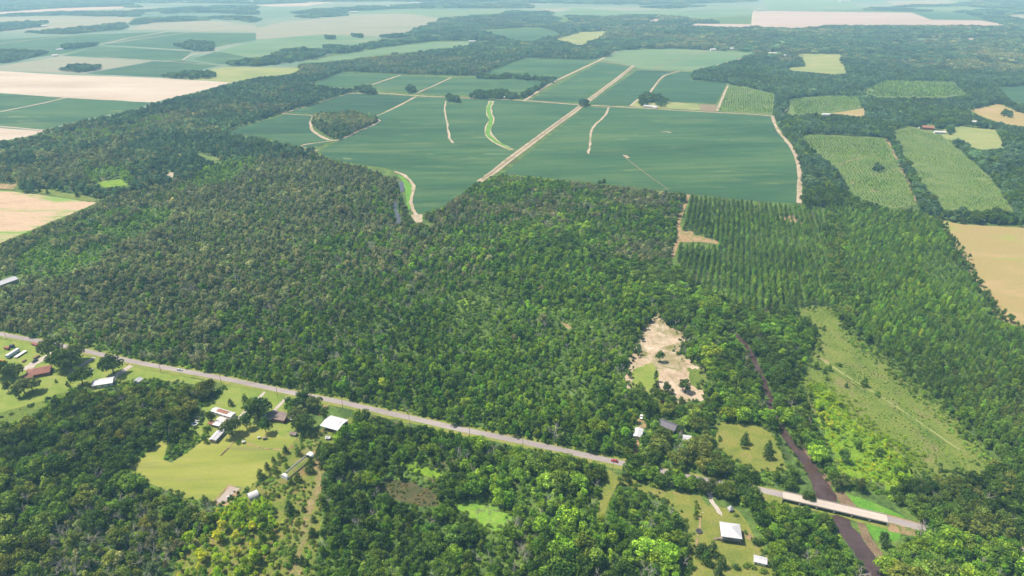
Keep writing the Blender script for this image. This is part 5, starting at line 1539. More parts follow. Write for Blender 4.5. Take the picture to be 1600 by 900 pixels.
# sheds in the yards
house('hut', (459, 680), (465, 681), 4.2, 2.6, 1.8, 0.6, BROWN_ROOF, TAN_WALL, 'tiny tan shed at the edge of the lawn under trees', 'shed', n=1)
house('hut', (513, 686), (517, 686), 2.6, 2.2, 1.6, 0.5, PALE_ROOF, GREY_WALL, 'tiny pale hut in the scrub below the open barn', 'shed', n=1)
# far buildings
FARB = [
    ('farmhouse', (1016, 168), (1030, 169), 30, 9, 3.2, 2.0, PALE_ROOF, WHITE_WALL, 'white farmhouse beside the straight country road', 'house'),
    ('farm_shed', (1023, 169.5), (1030, 170), 10, 7, 3, 1.5, WHITE_ROOF, TAN_WALL, 'small white shed right of the far farmhouse', 'shed'),
    ('barn', (1449, 202), (1457, 202.6), 21, 13, 4.5, 3.0, RUST_ROOF, RED_WALL, 'red barn at the edge of the long plantation', 'barn'),
    ('shed', (1468, 208.6), (1476, 209), 20, 9, 3.5, 1.5, WHITE_ROOF, WHITE_WALL, 'long white shed right of the red barn', 'shed'),
    ('shed', (1437.5, 201), (1440, 201), 6, 5, 2.5, 1.0, WHITE_ROOF, WHITE_WALL, 'tiny white shed left of the red barn', 'shed'),
    ('shed', (1292, 181), (1299, 181.4), 20, 12, 4.0, 1.5, WHITE_ROOF, WHITE_WALL, 'white shed by the tan clearing', 'shed'),
    ('house', (1522, 192), (1527, 192), 12, 9, 3, 2.0, WHITE_ROOF, WHITE_WALL, 'white-roofed house in trees below the yellow pasture', 'house'),
    ('house', (304, 121), (309, 121), 18, 12, 4, 2.5, WHITE_ROOF, WHITE_WALL, 'white farm building among trees above the sand field', 'house'),
    ('shed', (1143, 77.5), (1151, 77.6), 36, 16, 5, 2, WHITE_ROOF, WHITE_WALL, 'long white barn behind the pale bean field', 'barn'),
    ('house', (1114, 79), (1118, 79), 20, 14, 5, 3, PALE_ROOF, WHITE_WALL, 'white house left of the long white barn', 'house'),
    ('house', (1126, 79), (1130, 79), 16, 12, 5, 3, BROWN_ROOF, WHITE_WALL, 'brown-roofed house between two white barns', 'house'),
    ('shed', (1206, 85), (1214, 85.3), 34, 16, 5, 2, WHITE_ROOF, WHITE_WALL, 'white shed left of the square grass field', 'shed'),
    ('shed', (1229, 88), (1235, 88.3), 22, 14, 4, 2, PALE_ROOF, GREY_WALL, 'pale grey shed at the corner of the square grass field', 'shed'),
    ('house', (945, 71), (949, 71), 22, 14, 5, 3, WHITE_ROOF, WHITE_WALL, 'white house below the pale far hay field', 'house'),
    ('house', (86, 88), (90, 87.7), 18, 12, 4, 3, WHITE_ROOF, WHITE_WALL, 'white farmhouse at the corner of the grey stubble', 'house'),
    ('shed', (93, 78.5), (98, 78), 26, 13, 4, 2, WHITE_ROOF, WHITE_WALL, 'white barn beside the far left hedge trees', 'barn'),
    ('shed', (12, 84.5), (20, 84), 26, 13, 4, 2, WHITE_ROOF, GREY_WALL, 'white-roofed barn at the far left edge', 'barn'),
    ('shed', (65, 42), (72, 41.7), 50, 20, 6, 3, WHITE_ROOF, WHITE_WALL, 'long far white shed among the left tree strips', 'shed'),
    ('shed', (738, 66), (744, 66), 30, 14, 5, 2, WHITE_ROOF, WHITE_WALL, 'white shed at the end of the curved pale field', 'shed'),
    ('shed', (553, 20), (560, 20), 60, 24, 7, 3, WHITE_ROOF, WHITE_WALL, 'far white shed on the top centre left fields', 'shed'),
    ('shed', (602, 10.5), (608, 10.5), 80, 28, 8, 3, WHITE_ROOF, WHITE_WALL, 'far white barn left of the top centre belt', 'barn'),
    ('shed', (648, 5.5), (656, 5.5), 90, 30, 8, 3, WHITE_ROOF, WHITE_WALL, 'farthest white barn at the top centre', 'barn'),
    ('shed', (1320, 2.5), (1330, 2.5), 100, 30, 8, 3, WHITE_ROOF, WHITE_WALL, 'farthest white shed at the top right', 'shed'),
    ('house', (566, 139), (569, 139), 9, 7, 3, 2, WHITE_ROOF, WHITE_WALL, 'small white house at the corner of the upper left wood', 'house'),
    ('shed', (792, 153.5), (799, 153.7), 17, 9, 3, 1.5, WHITE_ROOF, WHITE_WALL, 'white shed on the country road beside the tree row', 'shed'),
]
for nm, px, tw, L_, W_, h_, ri, ro, wa, lab, ct in FARB:
    house(nm, px, tw, L_, W_, h_, ri, ro, wa, lab, ct, n=2, over=0.6)

# ------------------------------------------------------------------ bridge
r = obj('road_bridge', None, None, (BR0.x, BR0.y, 0.0), math.atan2(bdir.y, bdir.x))
tag(r, 'pale concrete road bridge over the muddy brown creek', 'bridge')
LAND.append(('the concrete bridge', (BR0.x + BR1.x) / 2, (BR0.y + BR1.y) / 2))
zt = DECK + ZSTEP[0] + 0.05
nsp = 6
for i in range(nsp):
    x0, x1 = blen * i / nsp + 0.015, blen * (i + 1) / nsp - 0.015
    MB().box(x0, x1, -3.5, 3.5, zt - 0.45, zt).build('deck_slab', M['concrete'], r)
    for s in (-1, 1):
        MB().box(x0, x1, s * 3.38 - 0.12, s * 3.38 + 0.12, zt + 0.002, zt + 0.3).build('kerb', M['concrete'], r)
    for y in (-2.6, -0.9, 0.9, 2.6):
        MB().box(x0, x1, y - 0.2, y + 0.2, zt - 1.05, zt - 0.452).build('girder', GREY_WALL, r)
for s in (-1, 1):
    MB().box(0, blen, s * 3.38 - 0.05, s * 3.38 + 0.05, zt + 0.62, zt + 0.74).build('railing', M['concrete'], r)
    for i in range(19):
        x = blen * i / 18
        MB().box(max(0, x - 0.1), min(blen, x + 0.1), s * 3.38 - 0.045, s * 3.38 + 0.045, zt + 0.3, zt + 0.62).build('railing_post', M['concrete'], r)
for i in range(1, nsp):
    x = blen * i / nsp
    cap = MB().box(x - 0.45, x + 0.45, -3.7, 3.7, zt - 1.6, zt - 1.055).build('pier_cap', M['concrete'], r)
    for y in (-3.1, -1.0, 1.0, 3.1):
        MB().cyl(x, y, -1.0, zt - 1.6, 0.3, n=8).build('pile', M['concrete'], r)
for x0, x1 in ((-1.0, 0.35), (blen - 0.35, blen + 1.0)):
    MB().box(x0, x1, -3.7, 3.7, -0.5, zt - 1.06 if 0 < x0 < 1 else zt - 0.5).build('abutment', M['concrete'], r)

# ------------------------------------------------------------------ vehicles
def car(px, toward, paint, label, cat='car', kind='car', zoff=0.0, group=None):
    p = G(*px)
    r = obj('parked_car' if kind == 'car' else kind, None, None, (p.x, p.y, ZSTEP[0] + 0.05 + zoff), heading(px, toward))
    tag(r, label, cat, group)
    prof = [(-2.3, 0.35), (2.25, 0.35), (2.3, 0.75), (2.1, 0.9), (1.15, 0.98), (-2.25, 1.0), (-2.33, 0.7)] if kind == 'car' else [(-2.7, 0.45), (2.6, 0.45), (2.7, 0.9), (2.5, 1.1), (1.3, 1.15), (-2.7, 1.15)]
    W2 = 0.9 if kind == 'car' else 0.98

    def extr(prof, w, w2=None):
        mb = MB()
        w2 = w if w2 is None else w2
        k = len(prof)
        a = [(x, -w, z) for x, z in prof]
        b = [(x, w, z) for x, z in prof]
        mb.poly(a).poly(b[::-1])
        for i in range(k):
            j = (i + 1) % k
            mb.poly([a[j], a[i], b[i], b[j]])
        return mb
    extr(prof, W2).build('body', paint, r)
    cab = [(1.0, 0.97), (0.35, 1.42), (-1.2, 1.45), (-1.95, 1.0)] if kind == 'car' else [(1.2, 1.14), (0.7, 1.75), (-0.5, 1.78), (-0.75, 1.14)]
    cb = extr(cab, W2 - 0.1).build('cabin', GLASS, r)
    MB().box(cab[2][0] + 0.02, cab[1][0] - 0.02, -(W2 - 0.13), W2 - 0.13, cab[1][1] + 0.005, cab[1][1] + 0.07).build('roof_panel', paint, cb)
    for sx in (-1.4, 1.4):
        for sy in (-1, 1):
            w = MB().tube((sx, sy * (W2 - 0.14), 0.33), (sx, sy * (W2 + 0.06), 0.33), 0.34, n=10).build('wheel', RUBBER, r)
            MB().tube((sx, sy * (W2 + 0.061), 0.33), (sx, sy * (W2 + 0.08), 0.33), 0.18, n=8).build('rim', WHITE_WALL, w)
    for sy in (-1, 1):
        MB().box(prof[2][0] - 0.02, prof[2][0] + 0.03, sy * 0.65 - 0.18, sy * 0.65 + 0.18, 0.62, 0.8).build('headlight', plain('lamp_glass', (0.7, 0.7, 0.66), 0.2), r)
    return r


PAINT = lambda n_, c_: plain(n_ + '_car_paint', c_, 0.3, 0.0, 0.5, 0.05)
car((960, 721.5), (950, 719), PAINT('red', (0.32, 0.025, 0.045)), 'dark red car driving on the county road above the grass ride')
car((281, 579), (300, 583), PAINT('silver', (0.4, 0.42, 0.46)), 'silver-blue car driving on the county road near the left wood')
car((55, 565), (61, 561), PAINT('black', (0.02, 0.02, 0.025)), 'black pickup beside the gravel drive of the red-roofed house', 'pickup', 'pickup_truck')
car((142, 580), (146, 577), PAINT('white', (0.65, 0.65, 0.65)), 'white car parked behind the oak on the second drive')
car((373, 661), (372, 655), PAINT('navy', (0.05, 0.07, 0.12)), 'dark blue car parked between the trailer home and the oak')
car((1002, 653), (1003, 648), PAINT('white', (0.65, 0.65, 0.65)), 'white pickup in the bare yard among the roadside trees', 'pickup', 'pickup_truck')
car((1035, 630), (1040, 631), PAINT('bright_red', (0.4, 0.04, 0.04)), 'red and white car under the trees below the sand clearing')

# trailers, tanks and machines at the left edge
def boxy(name, px, toward, L, W, h, mat, label, cat, legs=True, top=None):
    p = G(*px)
    r = obj(name, None, None, (p.x, p.y, 0.12), heading(px, toward))
    tag(r, label, cat)
    MB().box(-L / 2, L / 2, -W / 2, W / 2, 0.7 if legs else 0, h).build('body', mat, r)
    if top:
        MB().box(-L / 2 - 0.05, L / 2 + 0.05, -W / 2 - 0.05, W / 2 + 0.05, h + 0.002, h + 0.12).build('roof', top, r)
    if legs:
        for sx in (-0.3, 0.3):
            for sy in (-1, 1):
                MB().tube((sx * L, sy * (W / 2 - 0.2), 0.4), (sx * L, sy * (W / 2 + 0.05), 0.4), 0.42, n=10).build('wheel', RUBBER, r)
        MB().tube((L / 2, 0, 0.6), (L / 2 + 1.3, 0, 0.45), 0.08).build('drawbar', DARKMETAL, r)
    return r


boxy('box_trailer', (21, 555), (32, 548), 12.5, 2.8, 3.2, plain('pale_blue_panel', (0.42, 0.52, 0.62), 0.5), 'long pale blue box trailer parked on the left lawn', 'trailer', top=WHITE_ROOF)
boxy('flat_trailer', (32.5, 555), (42, 549), 11, 3.0, 1.3, plain('white_deck', (0.62, 0.62, 0.6), 0.6), 'low white flat trailer beside the pale blue one', 'trailer')
boxy('red_trailer', (55.5, 540), (61, 542), 7.5, 2.4, 1.9, plain('rust_red_paint', (0.22, 0.07, 0.05), 0.7), 'rust red trailer standing beside the road at the left', 'trailer')
boxy('red_wagon', (11.5, 546), (15, 547), 5.0, 2.4, 2.2, plain('rust_red_paint', (0.22, 0.07, 0.05), 0.7), 'dark red wagon left of the blue container', 'wagon')
boxy('container', (19.5, 543), (23, 543), 3.0, 2.6, 2.6, plain('dark_blue_panel', (0.06, 0.10, 0.17), 0.6), 'dark blue container beside the red wagon', 'container', legs=False, top=DARKMETAL)
boxy('hay_wagon', (57.5, 559), (61, 557), 5.5, 2.2, 1.2, plain('brown_boards', (0.14, 0.09, 0.06), 0.9), 'brown hay wagon just above the black pickup', 'wagon')
boxy('small_trailer', (38, 565), (41, 563), 3.6, 1.8, 1.1, plain('brown_boards', (0.14, 0.09, 0.06), 0.9), 'small brown trailer left of the gravel drive', 'trailer')
# orange tractor
p = G(3, 566)
r = obj('tractor', None, None, (p.x, p.y, 0.12), 0.4)
tag(r, 'orange tractor at the far left edge of the lawn', 'tractor')
ORG = plain('orange_paint', (0.55, 0.2, 0.03), 0.5)
MB().box(-0.4, 2.3, -0.5, 0.5, 0.8, 1.6).build('hood', ORG, r)
MB().box(-1.6, -0.4, -0.8, 0.8, 0.9, 1.5).build('seat_deck', ORG, r)
MB().box(-1.5, -0.2, -0.8, 0.8, 2.5, 2.65).build('canopy', ORG, r)
for sx, sy in ((-1.4, -0.7), (-1.4, 0.7), (-0.3, -0.7), (-0.3, 0.7)):
    MB().tube((sx, sy, 1.5), (sx, sy, 2.5), 0.06).build('canopy_post', DARKMETAL, r)
for sy in (-1, 1):
    MB().tube((-1.1, sy * 0.85, 0.75), (-1.1, sy * 1.2, 0.75), 0.8, n=14).build('wheel', RUBBER, r)
    MB().tube((1.8, sy * 0.6, 0.4), (1.8, sy * 0.85, 0.4), 0.45, n=12).build('wheel', RUBBER, r)


# small yard objects
def tank(px, rad, L, mat, label, cat):
    p = G(*px)
    r = obj('tank', None, None, (p.x, p.y, 0.12), 0.4)
    tag(r, label, cat)
    mb = MB().tube((-L / 2, 0, rad + 0.3), (L / 2, 0, rad + 0.3), rad, n=12)
    mb.tube((-L / 2 - rad * 0.4, 0, rad + 0.3), (-L / 2, 0, rad + 0.3), rad * 0.55, rad, n=12).tube((L / 2, 0, rad + 0.3), (L / 2 + rad * 0.4, 0, rad + 0.3), rad, rad * 0.55, n=12)
    mb.build('shell', mat, r)
    for s in (-1, 1):
        MB().box(s * L * 0.3 - 0.1, s * L * 0.3 + 0.1, -rad * 0.7, rad * 0.7, -0.2, 0.5).build('cradle', DARKMETAL, r)


tank((405, 685.5), 0.7, 1.6, plain('pale_tank', (0.5, 0.55, 0.5), 0.4), 'small pale green tank on the lawn left of the brown one', 'tank')
tank((414, 686.5), 0.8, 2.6, plain('brown_tank', (0.24, 0.19, 0.15), 0.6), 'brown tank lying on the lawn below the brown-roofed house', 'tank')
tank((381, 692.5), 0.8, 1.8, plain('white_tank', (0.62, 0.62, 0.6), 0.4), 'white tank on the mown field below the long shed', 'tank')
tank((329, 688), 0.6, 1.4, plain('white_tank', (0.62, 0.62, 0.6), 0.4), 'small white tank beside the scrub corner of the mown field', 'tank')
tank((357, 778), 0.6, 1.6, plain('white_tank', (0.62, 0.62, 0.6), 0.4), 'small white tank at the lower edge of the pink arena', 'tank')

# utility poles along the road
p0, p1 = G(207, 565), G(720, 671)
POLES = [((11, 531), 'leftmost wooden utility pole beside the rust red trailer'), ((252, 583), 'wooden utility pole left of the silver-blue car'), ((346, 600), 'wooden utility pole at the upper corner of the houses lawn'), ((434, 620), 'wooden utility pole between the two straight drives'),
         ((536, 640), 'wooden utility pole above the white-roofed open barn'), ((640, 664), 'wooden utility pole beside the bare middle of the road'), ((734, 685), 'wooden utility pole right of the middle of the near wood'), ((817, 701), 'wooden utility pole left of the red car, one pole away'), ((957, 738), 'wooden utility pole just below the dark red car')]
for q, (px, lab) in enumerate(POLES):
    p = G(*px)
    r = obj('utility_pole', None, None, (p.x, p.y, 0.1), R(20))
    tag(r, lab, 'utility pole', 'utility poles along the county road')
    MB().tube((0, 0, -0.5), (0, 0, 10.5), 0.17, 0.11, 8).build('pole', TIMBER, r)
    ca_ = MB().box(-0.06, 0.06, -1.2, 1.2, 9.6, 9.75).build('crossarm', TIMBER, r)
    for y in (-1.05, 0.35, 1.05):
        MB().cyl(0, y, 9.752, 9.95, 0.06, n=6).build('insulator', GREY_WALL, ca_)
p = G(1095.5, 814)
r = obj('lamp_post', None, None, (p.x, p.y, 0.1))
tag(r, 'thin pale-topped pole in the grassy yard by the gravel drive', 'pole')
MB().tube((0, 0, -0.4), (0, 0, 6.6), 0.09, 0.07, 8).build('pole', TIMBER, r)
MB().box(-0.1, 0.5, -0.15, 0.15, 6.602, 6.85).build('lamp_head', WHITE_WALL, r)

# ------------------------------------------------------------------ single trees in yards, clearings and scrub: kind, base, scale, palette
YARD = [
    ('oak', (84, 558), 1.3, OLIVE), ('oak', (98, 576), 1.35, DARK), ('oak', (114, 579), 1.3, DARK), ('oak', (120, 566), 1.2, OLIVE), ('oak', (130, 602), 1.15, DARK), ('oak', (178, 584), 1.25, DARK),
    ('oak', (8, 588), 1.0, VIVID), ('oak', (24, 592), 1.05, OLIVE), ('oak', (40, 616), 1.0, OLIVE), ('oak', (52, 612), 0.9, OLIVE), ('broad', (14, 612), 0.9, OLIVE), ('broad', (30, 622), 0.9, DARK),
    ('cedar', (88, 598), 0.55, DARK), ('cedar', (106, 603), 0.8, DARK), ('cedar', (361, 634), 1.1, DARK), ('cedar', (383, 629), 1.35, VIVID),
    ('oak', (405, 654), 1.3, DARK), ('oak', (396, 648), 1.0, VIVID), ('broad', (386, 670), 1.15, VIVID), ('broad', (416, 677), 1.2, VIVID), ('oak', (363, 681), 1.0, OLIVE), ('broad', (331, 660), 0.9, DARK), ('shrub', (324, 672), 2.4, VIVID),
    ('oak', (456, 641), 0.8, VIVID), ('oak', (474, 636), 1.0, DARK), ('oak', (492, 640), 0.85, OLIVE), ('oak', (467, 662), 1.0, OLIVE), ('oak', (478, 672), 1.0, DARK), ('broad', (508, 654), 0.9, DARK), ('broad', (464, 672), 0.9, DARK), ('broad', (455, 650), 0.8, VIVID),
    ('cedar', (467, 711), 1.2, DARK), ('cedar', (447, 708), 1.1, DARK), ('cedar', (437, 716), 0.9, VIVID), ('cedar', (499, 716), 1.6, DARK), ('cedar', (519, 710), 1.3, DARK), ('cedar', (520, 715), 1.2, DARK), ('cedar', (504, 731), 1.4, DARK),
    ('cedar', (484, 738), 1.6, DARK), ('cedar', (487, 726), 1.2, DARK), ('cedar', (466, 752), 1.3, DARK), ('cedar', (456, 757), 1.0, DARK), ('cedar', (408, 747), 1.3, DARK), ('cedar', (418, 733), 1.0, DARK), ('cedar', (428, 722), 0.8, DARK), ('cedar', (448, 731), 0.8, VIVID), ('cedar', (430, 738), 1.2, VIVID), ('cedar', (512, 735), 1.0, DARK), ('cedar', (509, 732), 0.9, DARK), ('cedar', (521, 738), 1.1, DARK),
    ('cedar', (454, 803), 1.7, DARK), ('cedar', (475, 799), 0.8, DARK), ('cedar', (490, 815), 0.9, DARK), ('cedar', (488, 838), 1.1, DARK), ('cedar', (461, 877), 1.3, DARK), ('cedar', (473, 882), 1.1, DARK), ('cedar', (480, 886), 1.0, DARK), ('cedar', (410, 822), 1.6, DARK),
    ('cedar', (483, 683), 0.9, DARK), ('cedar', (493, 684), 0.9, DARK), ('cedar', (473, 684), 0.9, DARK),
    ('cedar', (1091, 868), 1.6, DARK), ('cedar', (1098, 867), 1.5, DARK), ('cedar', (1112, 867), 1.7, DARK), ('cedar', (1102, 880), 1.6, VIVID), ('cedar', (1126, 885), 1.5, DARK), ('cedar', (1110, 886), 0.8, DARK), ('cedar', (1076, 864), 1.1, DARK), ('shrub', (1132, 890), 1.2, VIVID), ('shrub', (1150, 888), 1.7, VIVID), ('shrub', (1165, 885), 1.3, VIVID), ('shrub', (1174, 887), 1.3, VIVID), ('cedar', (1121, 899), 1.2, DARK), ('shrub', (1192, 894), 1.6, VIVID), ('shrub', (1182, 848), 2.0, DARK),
    ('sapling', (1086, 800), 0.7, VIVID), ('sapling', (1088, 806), 0.7, VIVID), ('sapling', (1085, 810), 0.7, VIVID), ('sapling', (1089, 794), 0.65, VIVID), ('sapling', (1087, 789), 0.6, VIVID),
    ('broad', (968, 757), 0.6, VIVID), ('broad', (976, 752), 0.65, DARK), ('broad', (981, 756), 0.5, DARK), ('cedar', (966, 766), 0.9, DARK), ('sapling', (1114, 759), 0.7, OLIVE),
    ('broad', (1031, 566), 1.0, VIVID), ('broad', (1071, 613), 1.1, DARK), ('broad', (1066, 610), 0.9, DARK), ('pine', (1024, 596), 0.8, DARK), ('cedar', (1025, 610), 1.6, DARK), ('broad', (1041, 613), 0.9, DARK), ('cedar', (999, 611), 1.5, VIVID), ('broad', (985, 630), 0.9, DARK), ('broad', (992, 634), 0.85, DARK),
    ('cedar', (1163, 693), 1.6, DARK), ('broad', (1160, 700), 0.6, VIVID), ('cedar', (1200, 716), 1.7, DARK), ('cedar', (1200, 705), 1.5, DARK),
    ('cedar', (1258, 540), 2.0, VIVID), ('cedar', (1245, 520), 2.2, VIVID), ('cedar', (1236, 500), 2.0, VIVID), ('cedar', (1255, 512), 2.1, VIVID), ('cedar', (1270, 523), 2.0, VIVID), ('cedar', (1262, 508), 1.7, VIVID), ('cedar', (1350, 604), 1.5, VIVID), ('shrub', (1371, 619), 2.0, VIVID), ('cedar', (1295, 579), 1.1, VIVID), ('cedar', (1288, 583), 1.0, VIVID), ('cedar', (1276, 576), 1.2, VIVID), ('cedar', (1291, 594), 0.9, VIVID), ('cedar', (1322, 605), 0.8, VIVID), ('shrub', (1314, 636), 1.8, DARK), ('cedar', (1287, 516), 0.9, VIVID), ('shrub', (1310, 572), 1.6, VIVID),
    ('broad', (1338, 702), 0.8, VIVID), ('broad', (1318, 722), 1.0, VIVID), ('shrub', (1416, 702), 1.4, VIVID), ('broad', (1400, 742), 0.7, VIVID), ('broad', (1306, 766), 0.8, OLIVE),
    ('broad', (1378, 853), 0.9, DARK), ('shrub', (1250, 700), 2.0, OLIVE), ('oak', (1262, 783), 0.55, DARK), ('cedar', (322, 692), 0.9, DARK), ('cedar', (264, 690), 1.6, DARK), ('cedar', (273, 690), 1.7, DARK), ('cedar', (205, 748), 1.1, DARK), ('shrub', (373, 693), 1.4, VIVID), ('cedar', (321, 788), 1.2, DARK),
    ('cedar', (325, 694), 0.5, VIVID), ('cedar', (62, 300), 1.3, DARK), ('cedar', (75, 303), 1.3, DARK), ('cedar', (121, 308), 1.6, DARK),
    ('oak', (1112, 762), 0.5, OLIVE), ('oak', (1100, 770), 0.7, OLIVE), ('broad', (943, 290), 1.0, DARK), ('broad', (936, 291), 0.9, DARK),
]
scatter('leafy weeds in the island of the mown field', [(262, 692), (258, 716), (268, 721), (300, 701), (328, 682), (325, 676), (300, 684), (280, 684)], 2.4, [('shrub', 0.9), ('sapling', 0.1)], (0.6, 1.1), (VIVID, YOUNG), 12, use_clear=False, name='bushes', individual=False, seed=90)
scatter('marsh tufts in the brown hollow', [(590, 762), (605, 750), (640, 754), (680, 772), (686, 788), (660, 790), (620, 780)], 2.6, [('shrub', 1)], (0.3, 0.7), (OLIVE, RUST), 8, use_clear=False, gap=(7, 0.2), name='bushes', individual=False, seed=91)

cand = []      # (apparent size, kind, var, x, y, scale, rot, tint)
rs = np.random.default_rng(5)
fixed = []
for kd, px, s, pal in YARD:
    p = G(*px)
    s *= {'oak': 1.22, 'broad': 1.15}.get(kd, 1.0)
    c = np.array(pal[rs.integers(0, len(pal))]) * rs.uniform(0.85, 1.15) * 1.95
    fixed.append((kd, int(rs.integers(0, len(PLANT[kd]))), p.x, p.y, s, rs.uniform(0, 6.28), c))

LIMIT = {'broad': 190, 'oak': 110, 'pine': 150, 'dead': 70, 'cedar': 200, 'sapling': 60, 'shrub': 80}
SIZE = {'broad': 6.5, 'oak': 11, 'pine': 6, 'dead': 5, 'cedar': 4, 'sapling': 4, 'shrub': 2.4}
rows = []
for si, st in enumerate(plants):
    st['single'] = np.zeros(len(st['xy']), bool)
    if not st['individual']:
        continue
    xy = st['xy']
    d = np.sqrt(xy[:, 0] ** 2 + xy[:, 1] ** 2 + CAM_H ** 2)
    sz = np.array([SIZE[k] for k in st['kind']]) * st['scale'] / d
    P = PX(xy, 2.0)
    ok = (P[:, 0] > 4) & (P[:, 0] < 1596) & (P[:, 1] < 897) & (P[:, 1] > 0)
    for i in np.nonzero(ok)[0]:
        rows.append((sz[i], si, i, st['kind'][i]))
rows.sort(key=lambda t: -t[0])
count = {k: sum(1 for f in fixed if f[0] == k) for k in LIMIT}
for sz, si, i, kd in rows:
    if count[kd] >= LIMIT[kd]:
        continue
    count[kd] += 1
    st = plants[si]
    st['single'][i] = True
    fixed.append((kd, int(st['var'][i]), st['xy'][i, 0], st['xy'][i, 1], st['scale'][i], st['rot'][i], st['tint'][i]))

NAME = {'broad': 'broadleaf_tree', 'oak': 'oak_tree', 'pine': 'pine_tree', 'dead': 'dead_tree', 'cedar': 'cedar_tree', 'sapling': 'young_tree', 'shrub': 'bush'}
WORD = {'broad': 'broadleaf tree', 'oak': 'spreading oak', 'pine': 'narrow pine', 'dead': 'bare dead tree', 'cedar': 'small conical cedar', 'sapling': 'leafy sapling', 'shrub': 'low round bush'}
for ph, x, y in (('the lime green pond', (755, 805), None), ('the brown marshy hollow', (640, 770), None), ('the pink sand arena', (355, 773), None), ('the sand clearing', (1045, 560), None), ('the lower left corner', (0, 900), None), ('the bottom edge below the pond', (740, 900), None),
                 ('the bottom edge beside the scrub', (330, 900), None), ('the lower right corner', (1600, 900), None), ('the mown field\'s lower left tip', (200, 738), None), ('the creek mouth at the bottom edge', (1370, 900), None), ('the dark red car', (960, 722), None),
                 ('the top of the meadow track', (1260, 545), None), ('the lower end of the meadow', (1530, 735), None), ('the grass glade in the near wood', (660, 732), None), ('the right edge beside the pine wood', (1600, 650), None), ('the bottom edge below the grass ride', (930, 900), None),
                 ('the left edge of the oak wood', (0, 760), None), ('the middle of the oak wood', (130, 700), None), ('the silver-blue car', (281, 579), None), ('the tan hay field\'s lower corner', (1570, 505), None)):
    p = G(*x)
    LAND.append((ph, p.x, p.y))
ORD = ['', 'second ', 'third ', 'fourth ', 'fifth ', 'sixth ', 'seventh ', 'eighth ', 'ninth ', 'tenth ', 'eleventh ', 'twelfth ', 'thirteenth ', 'fourteenth ', 'fifteenth ', 'sixteenth ', 'seventeenth ', 'eighteenth ', 'nineteenth ', 'twentieth ']


def ordinal(n):
    if n < 20:
        return ORD[n]
    n += 1
    suf = 'th' if 10 < n % 100 < 14 else {1: 'st', 2: 'nd', 3: 'rd'}.get(n % 10, 'th')
    return '%d%s ' % (n, suf)


def shade(c):
    lum = 0.3 * c[0] + 0.6 * c[1] + 0.1 * c[2]
    if c[0] > c[1]:
        return 'rusty'
    if lum > 0.2:
        return 'lime green'
    if c[0] > 0.78 * c[1]:
        return 'olive'
    return 'dark green' if lum < 0.115 else 'mid-green'


LA = np.array([(l[1], l[2]) for l in LAND])
desc = []
for f in fixed:
    d = np.hypot(LA[:, 0] - f[2], LA[:, 1] - f[3])
    k = int(d.argmin())
    look = WORD[f[0]] if f[0] == 'dead' else shade(f[6]) + ' ' + WORD[f[0]]
    if f[0] == 'dead':
        look = 'grey ' + look
    desc.append((look, k, d[k]))
rank = {}
order = sorted(range(len(fixed)), key=lambda i: desc[i][2])
labels = [None] * len(fixed)
for i in order:
    look, k, dd = desc[i]
    n = rank.get((look, k), 0)
    rank[(look, k)] = n + 1
    labels[i] = '%s%s counted outwards from %s' % (ordinal(n) if n else 'nearest ', look, LAND[k][0]) if n else 'nearest %s to %s' % (look, LAND[k][0])
GROUPS = {'broad': 'broadleaf trees of the near woods', 'oak': 'oaks of the near woods and yards', 'pine': 'tall pines of the right woods', 'dead': 'bare grey dead trees', 'cedar': 'small dark cedars in yards and scrub', 'sapling': 'leafy saplings', 'shrub': 'low bushes'}
for (kd, var, x, y, s, rot, tint), lab in zip(fixed, labels):
    pm = PLANT[kd][var]
    r = obj(NAME[kd], None, None, (x, y, 0.06), rot)
    r.scale = (s, s, s * 1.02)
    tag(r, lab, 'bush' if kd == 'shrub' else 'tree', GROUPS[kd])
    if pm['trunk'] is not None:
        obj('trunk' if kd != 'shrub' else 'stem', pm['trunk'], r)
    if pm['crown'] is not None:
        c = obj('crown' if kd != 'shrub' else 'foliage', pm['crown'], r)
        c['tint'] = [float(v) for v in tint]

# ------------------------------------------------------------------ the uncountable rest of the woods: shared plant models set on points
ng = bpy.data.node_groups.new('plants_on_points', 'GeometryNodeTree')
ng.interface.new_socket('Geometry', in_out='INPUT', socket_type='NodeSocketGeometry')
ng.interface.new_socket('Geometry', in_out='OUTPUT', socket_type='NodeSocketGeometry')
gi, go = ng.nodes.new('NodeGroupInput'), ng.nodes.new('NodeGroupOutput')
ci = ng.nodes.new('GeometryNodeCollectionInfo')
ci.inputs['Collection'].default_value = PLANTS_COL
ci.inputs['Separate Children'].default_value = True
ci.inputs['Reset Children'].default_value = True
iop = ng.nodes.new('GeometryNodeInstanceOnPoints')


def attr(nm, tp):
    n = ng.nodes.new('GeometryNodeInputNamedAttribute')
    n.data_type = tp
    n.inputs['Name'].default_value = nm
    return n.outputs['Attribute']


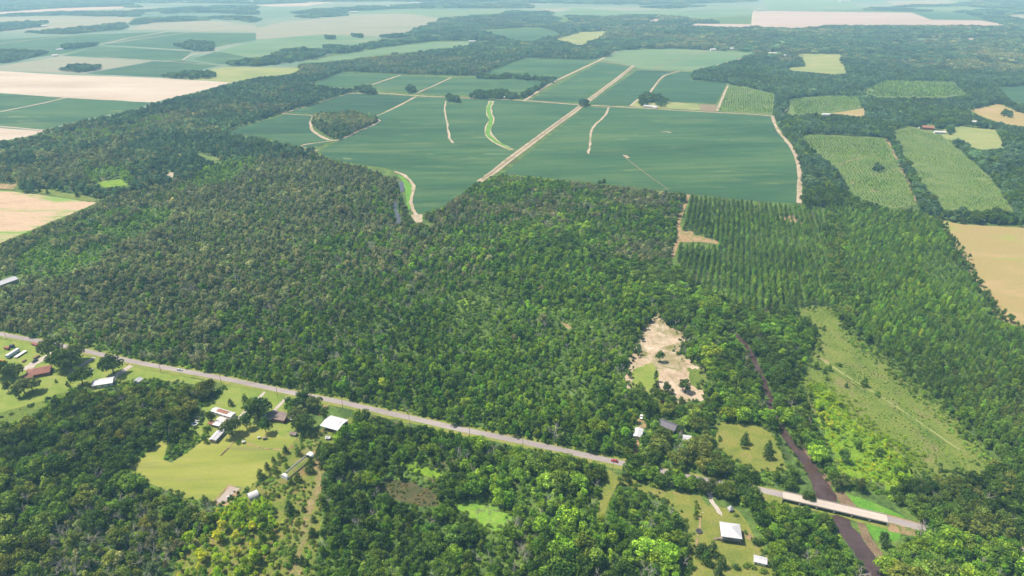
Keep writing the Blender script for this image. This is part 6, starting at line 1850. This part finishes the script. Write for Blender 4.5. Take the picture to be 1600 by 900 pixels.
mtp = ng.nodes.new('GeometryNodeMeshToPoints')
ng.links.new(gi.outputs[0], mtp.inputs['Mesh'])
ng.links.new(mtp.outputs[0], iop.inputs['Points'])
ng.links.new(ci.outputs[0], iop.inputs['Instance'])
iop.inputs['Pick Instance'].default_value = True
ng.links.new(attr('plant', 'INT'), iop.inputs['Instance Index'])
cx = ng.nodes.new('ShaderNodeCombineXYZ')
ng.links.new(attr('turn', 'FLOAT'), cx.inputs['Z'])
ng.links.new(cx.outputs[0], iop.inputs['Rotation'])
ng.links.new(attr('size', 'FLOAT'), iop.inputs['Scale'])
ng.links.new(iop.outputs[0], go.inputs[0])

rank_name = {n: i for i, n in enumerate(sorted(ORDER))}
for st in plants:
    k = ~st['single']
    n = int(k.sum())
    if n == 0:
        continue
    me = bpy.data.meshes.new(st['name'])
    co = np.zeros((n, 3), np.float32)
    co[:, :2] = st['xy'][k]
    co[:, 2] = 0.05
    me.vertices.add(n)
    me.vertices.foreach_set('co', co.ravel())
    idx = np.array([rank_name[ORDER[PLANT[a][b]['idx']]] for a, b in zip(st['kind'][k], st['var'][k])], np.int32)
    a = me.attributes.new('plant', 'INT', 'POINT'); a.data.foreach_set('value', idx)
    a = me.attributes.new('size', 'FLOAT', 'POINT'); a.data.foreach_set('value', st['scale'][k].astype(np.float32))
    a = me.attributes.new('turn', 'FLOAT', 'POINT'); a.data.foreach_set('value', st['rot'][k].astype(np.float32))
    a = me.attributes.new('tint', 'FLOAT_VECTOR', 'POINT'); a.data.foreach_set('vector', st['tint'][k].astype(np.float32).ravel())
    me.update()
    o = obj(st['name'], me)
    tag(o, st['label'], None, None, 'stuff')
    o.modifiers.new('plants', 'NODES').node_group = ng
print('PLANTS', sum(len(s['xy']) for s in plants), 'single', len(fixed), count)

# ------------------------------------------------------------------ the hazy summer air
hz = MB().box(-34000, 34000, -9000, 34000, -2.0, 318.0).build('haze', None)
hz.data.materials.clear()
hm = bpy.data.materials.new('summer_haze')
hm.use_nodes = True
nt = hm.node_tree
nt.nodes.remove(nt.nodes['Principled BSDF'])
pv = nt.nodes.new('ShaderNodeVolumePrincipled')
pv.inputs['Color'].default_value = (0.37, 0.70, 1.0, 1)
pv.inputs['Absorption Color'].default_value = (1, 1, 1, 1)
pv.inputs['Density'].default_value = 0.000128
pv.inputs['Anisotropy'].default_value = 0.0
nt.links.new(pv.outputs[0], nt.nodes['Material Output'].inputs['Volume'])
hz.data.materials.append(hm)
tag(hz, 'pale blue summer haze hanging over the plain', None, None, 'stuff')
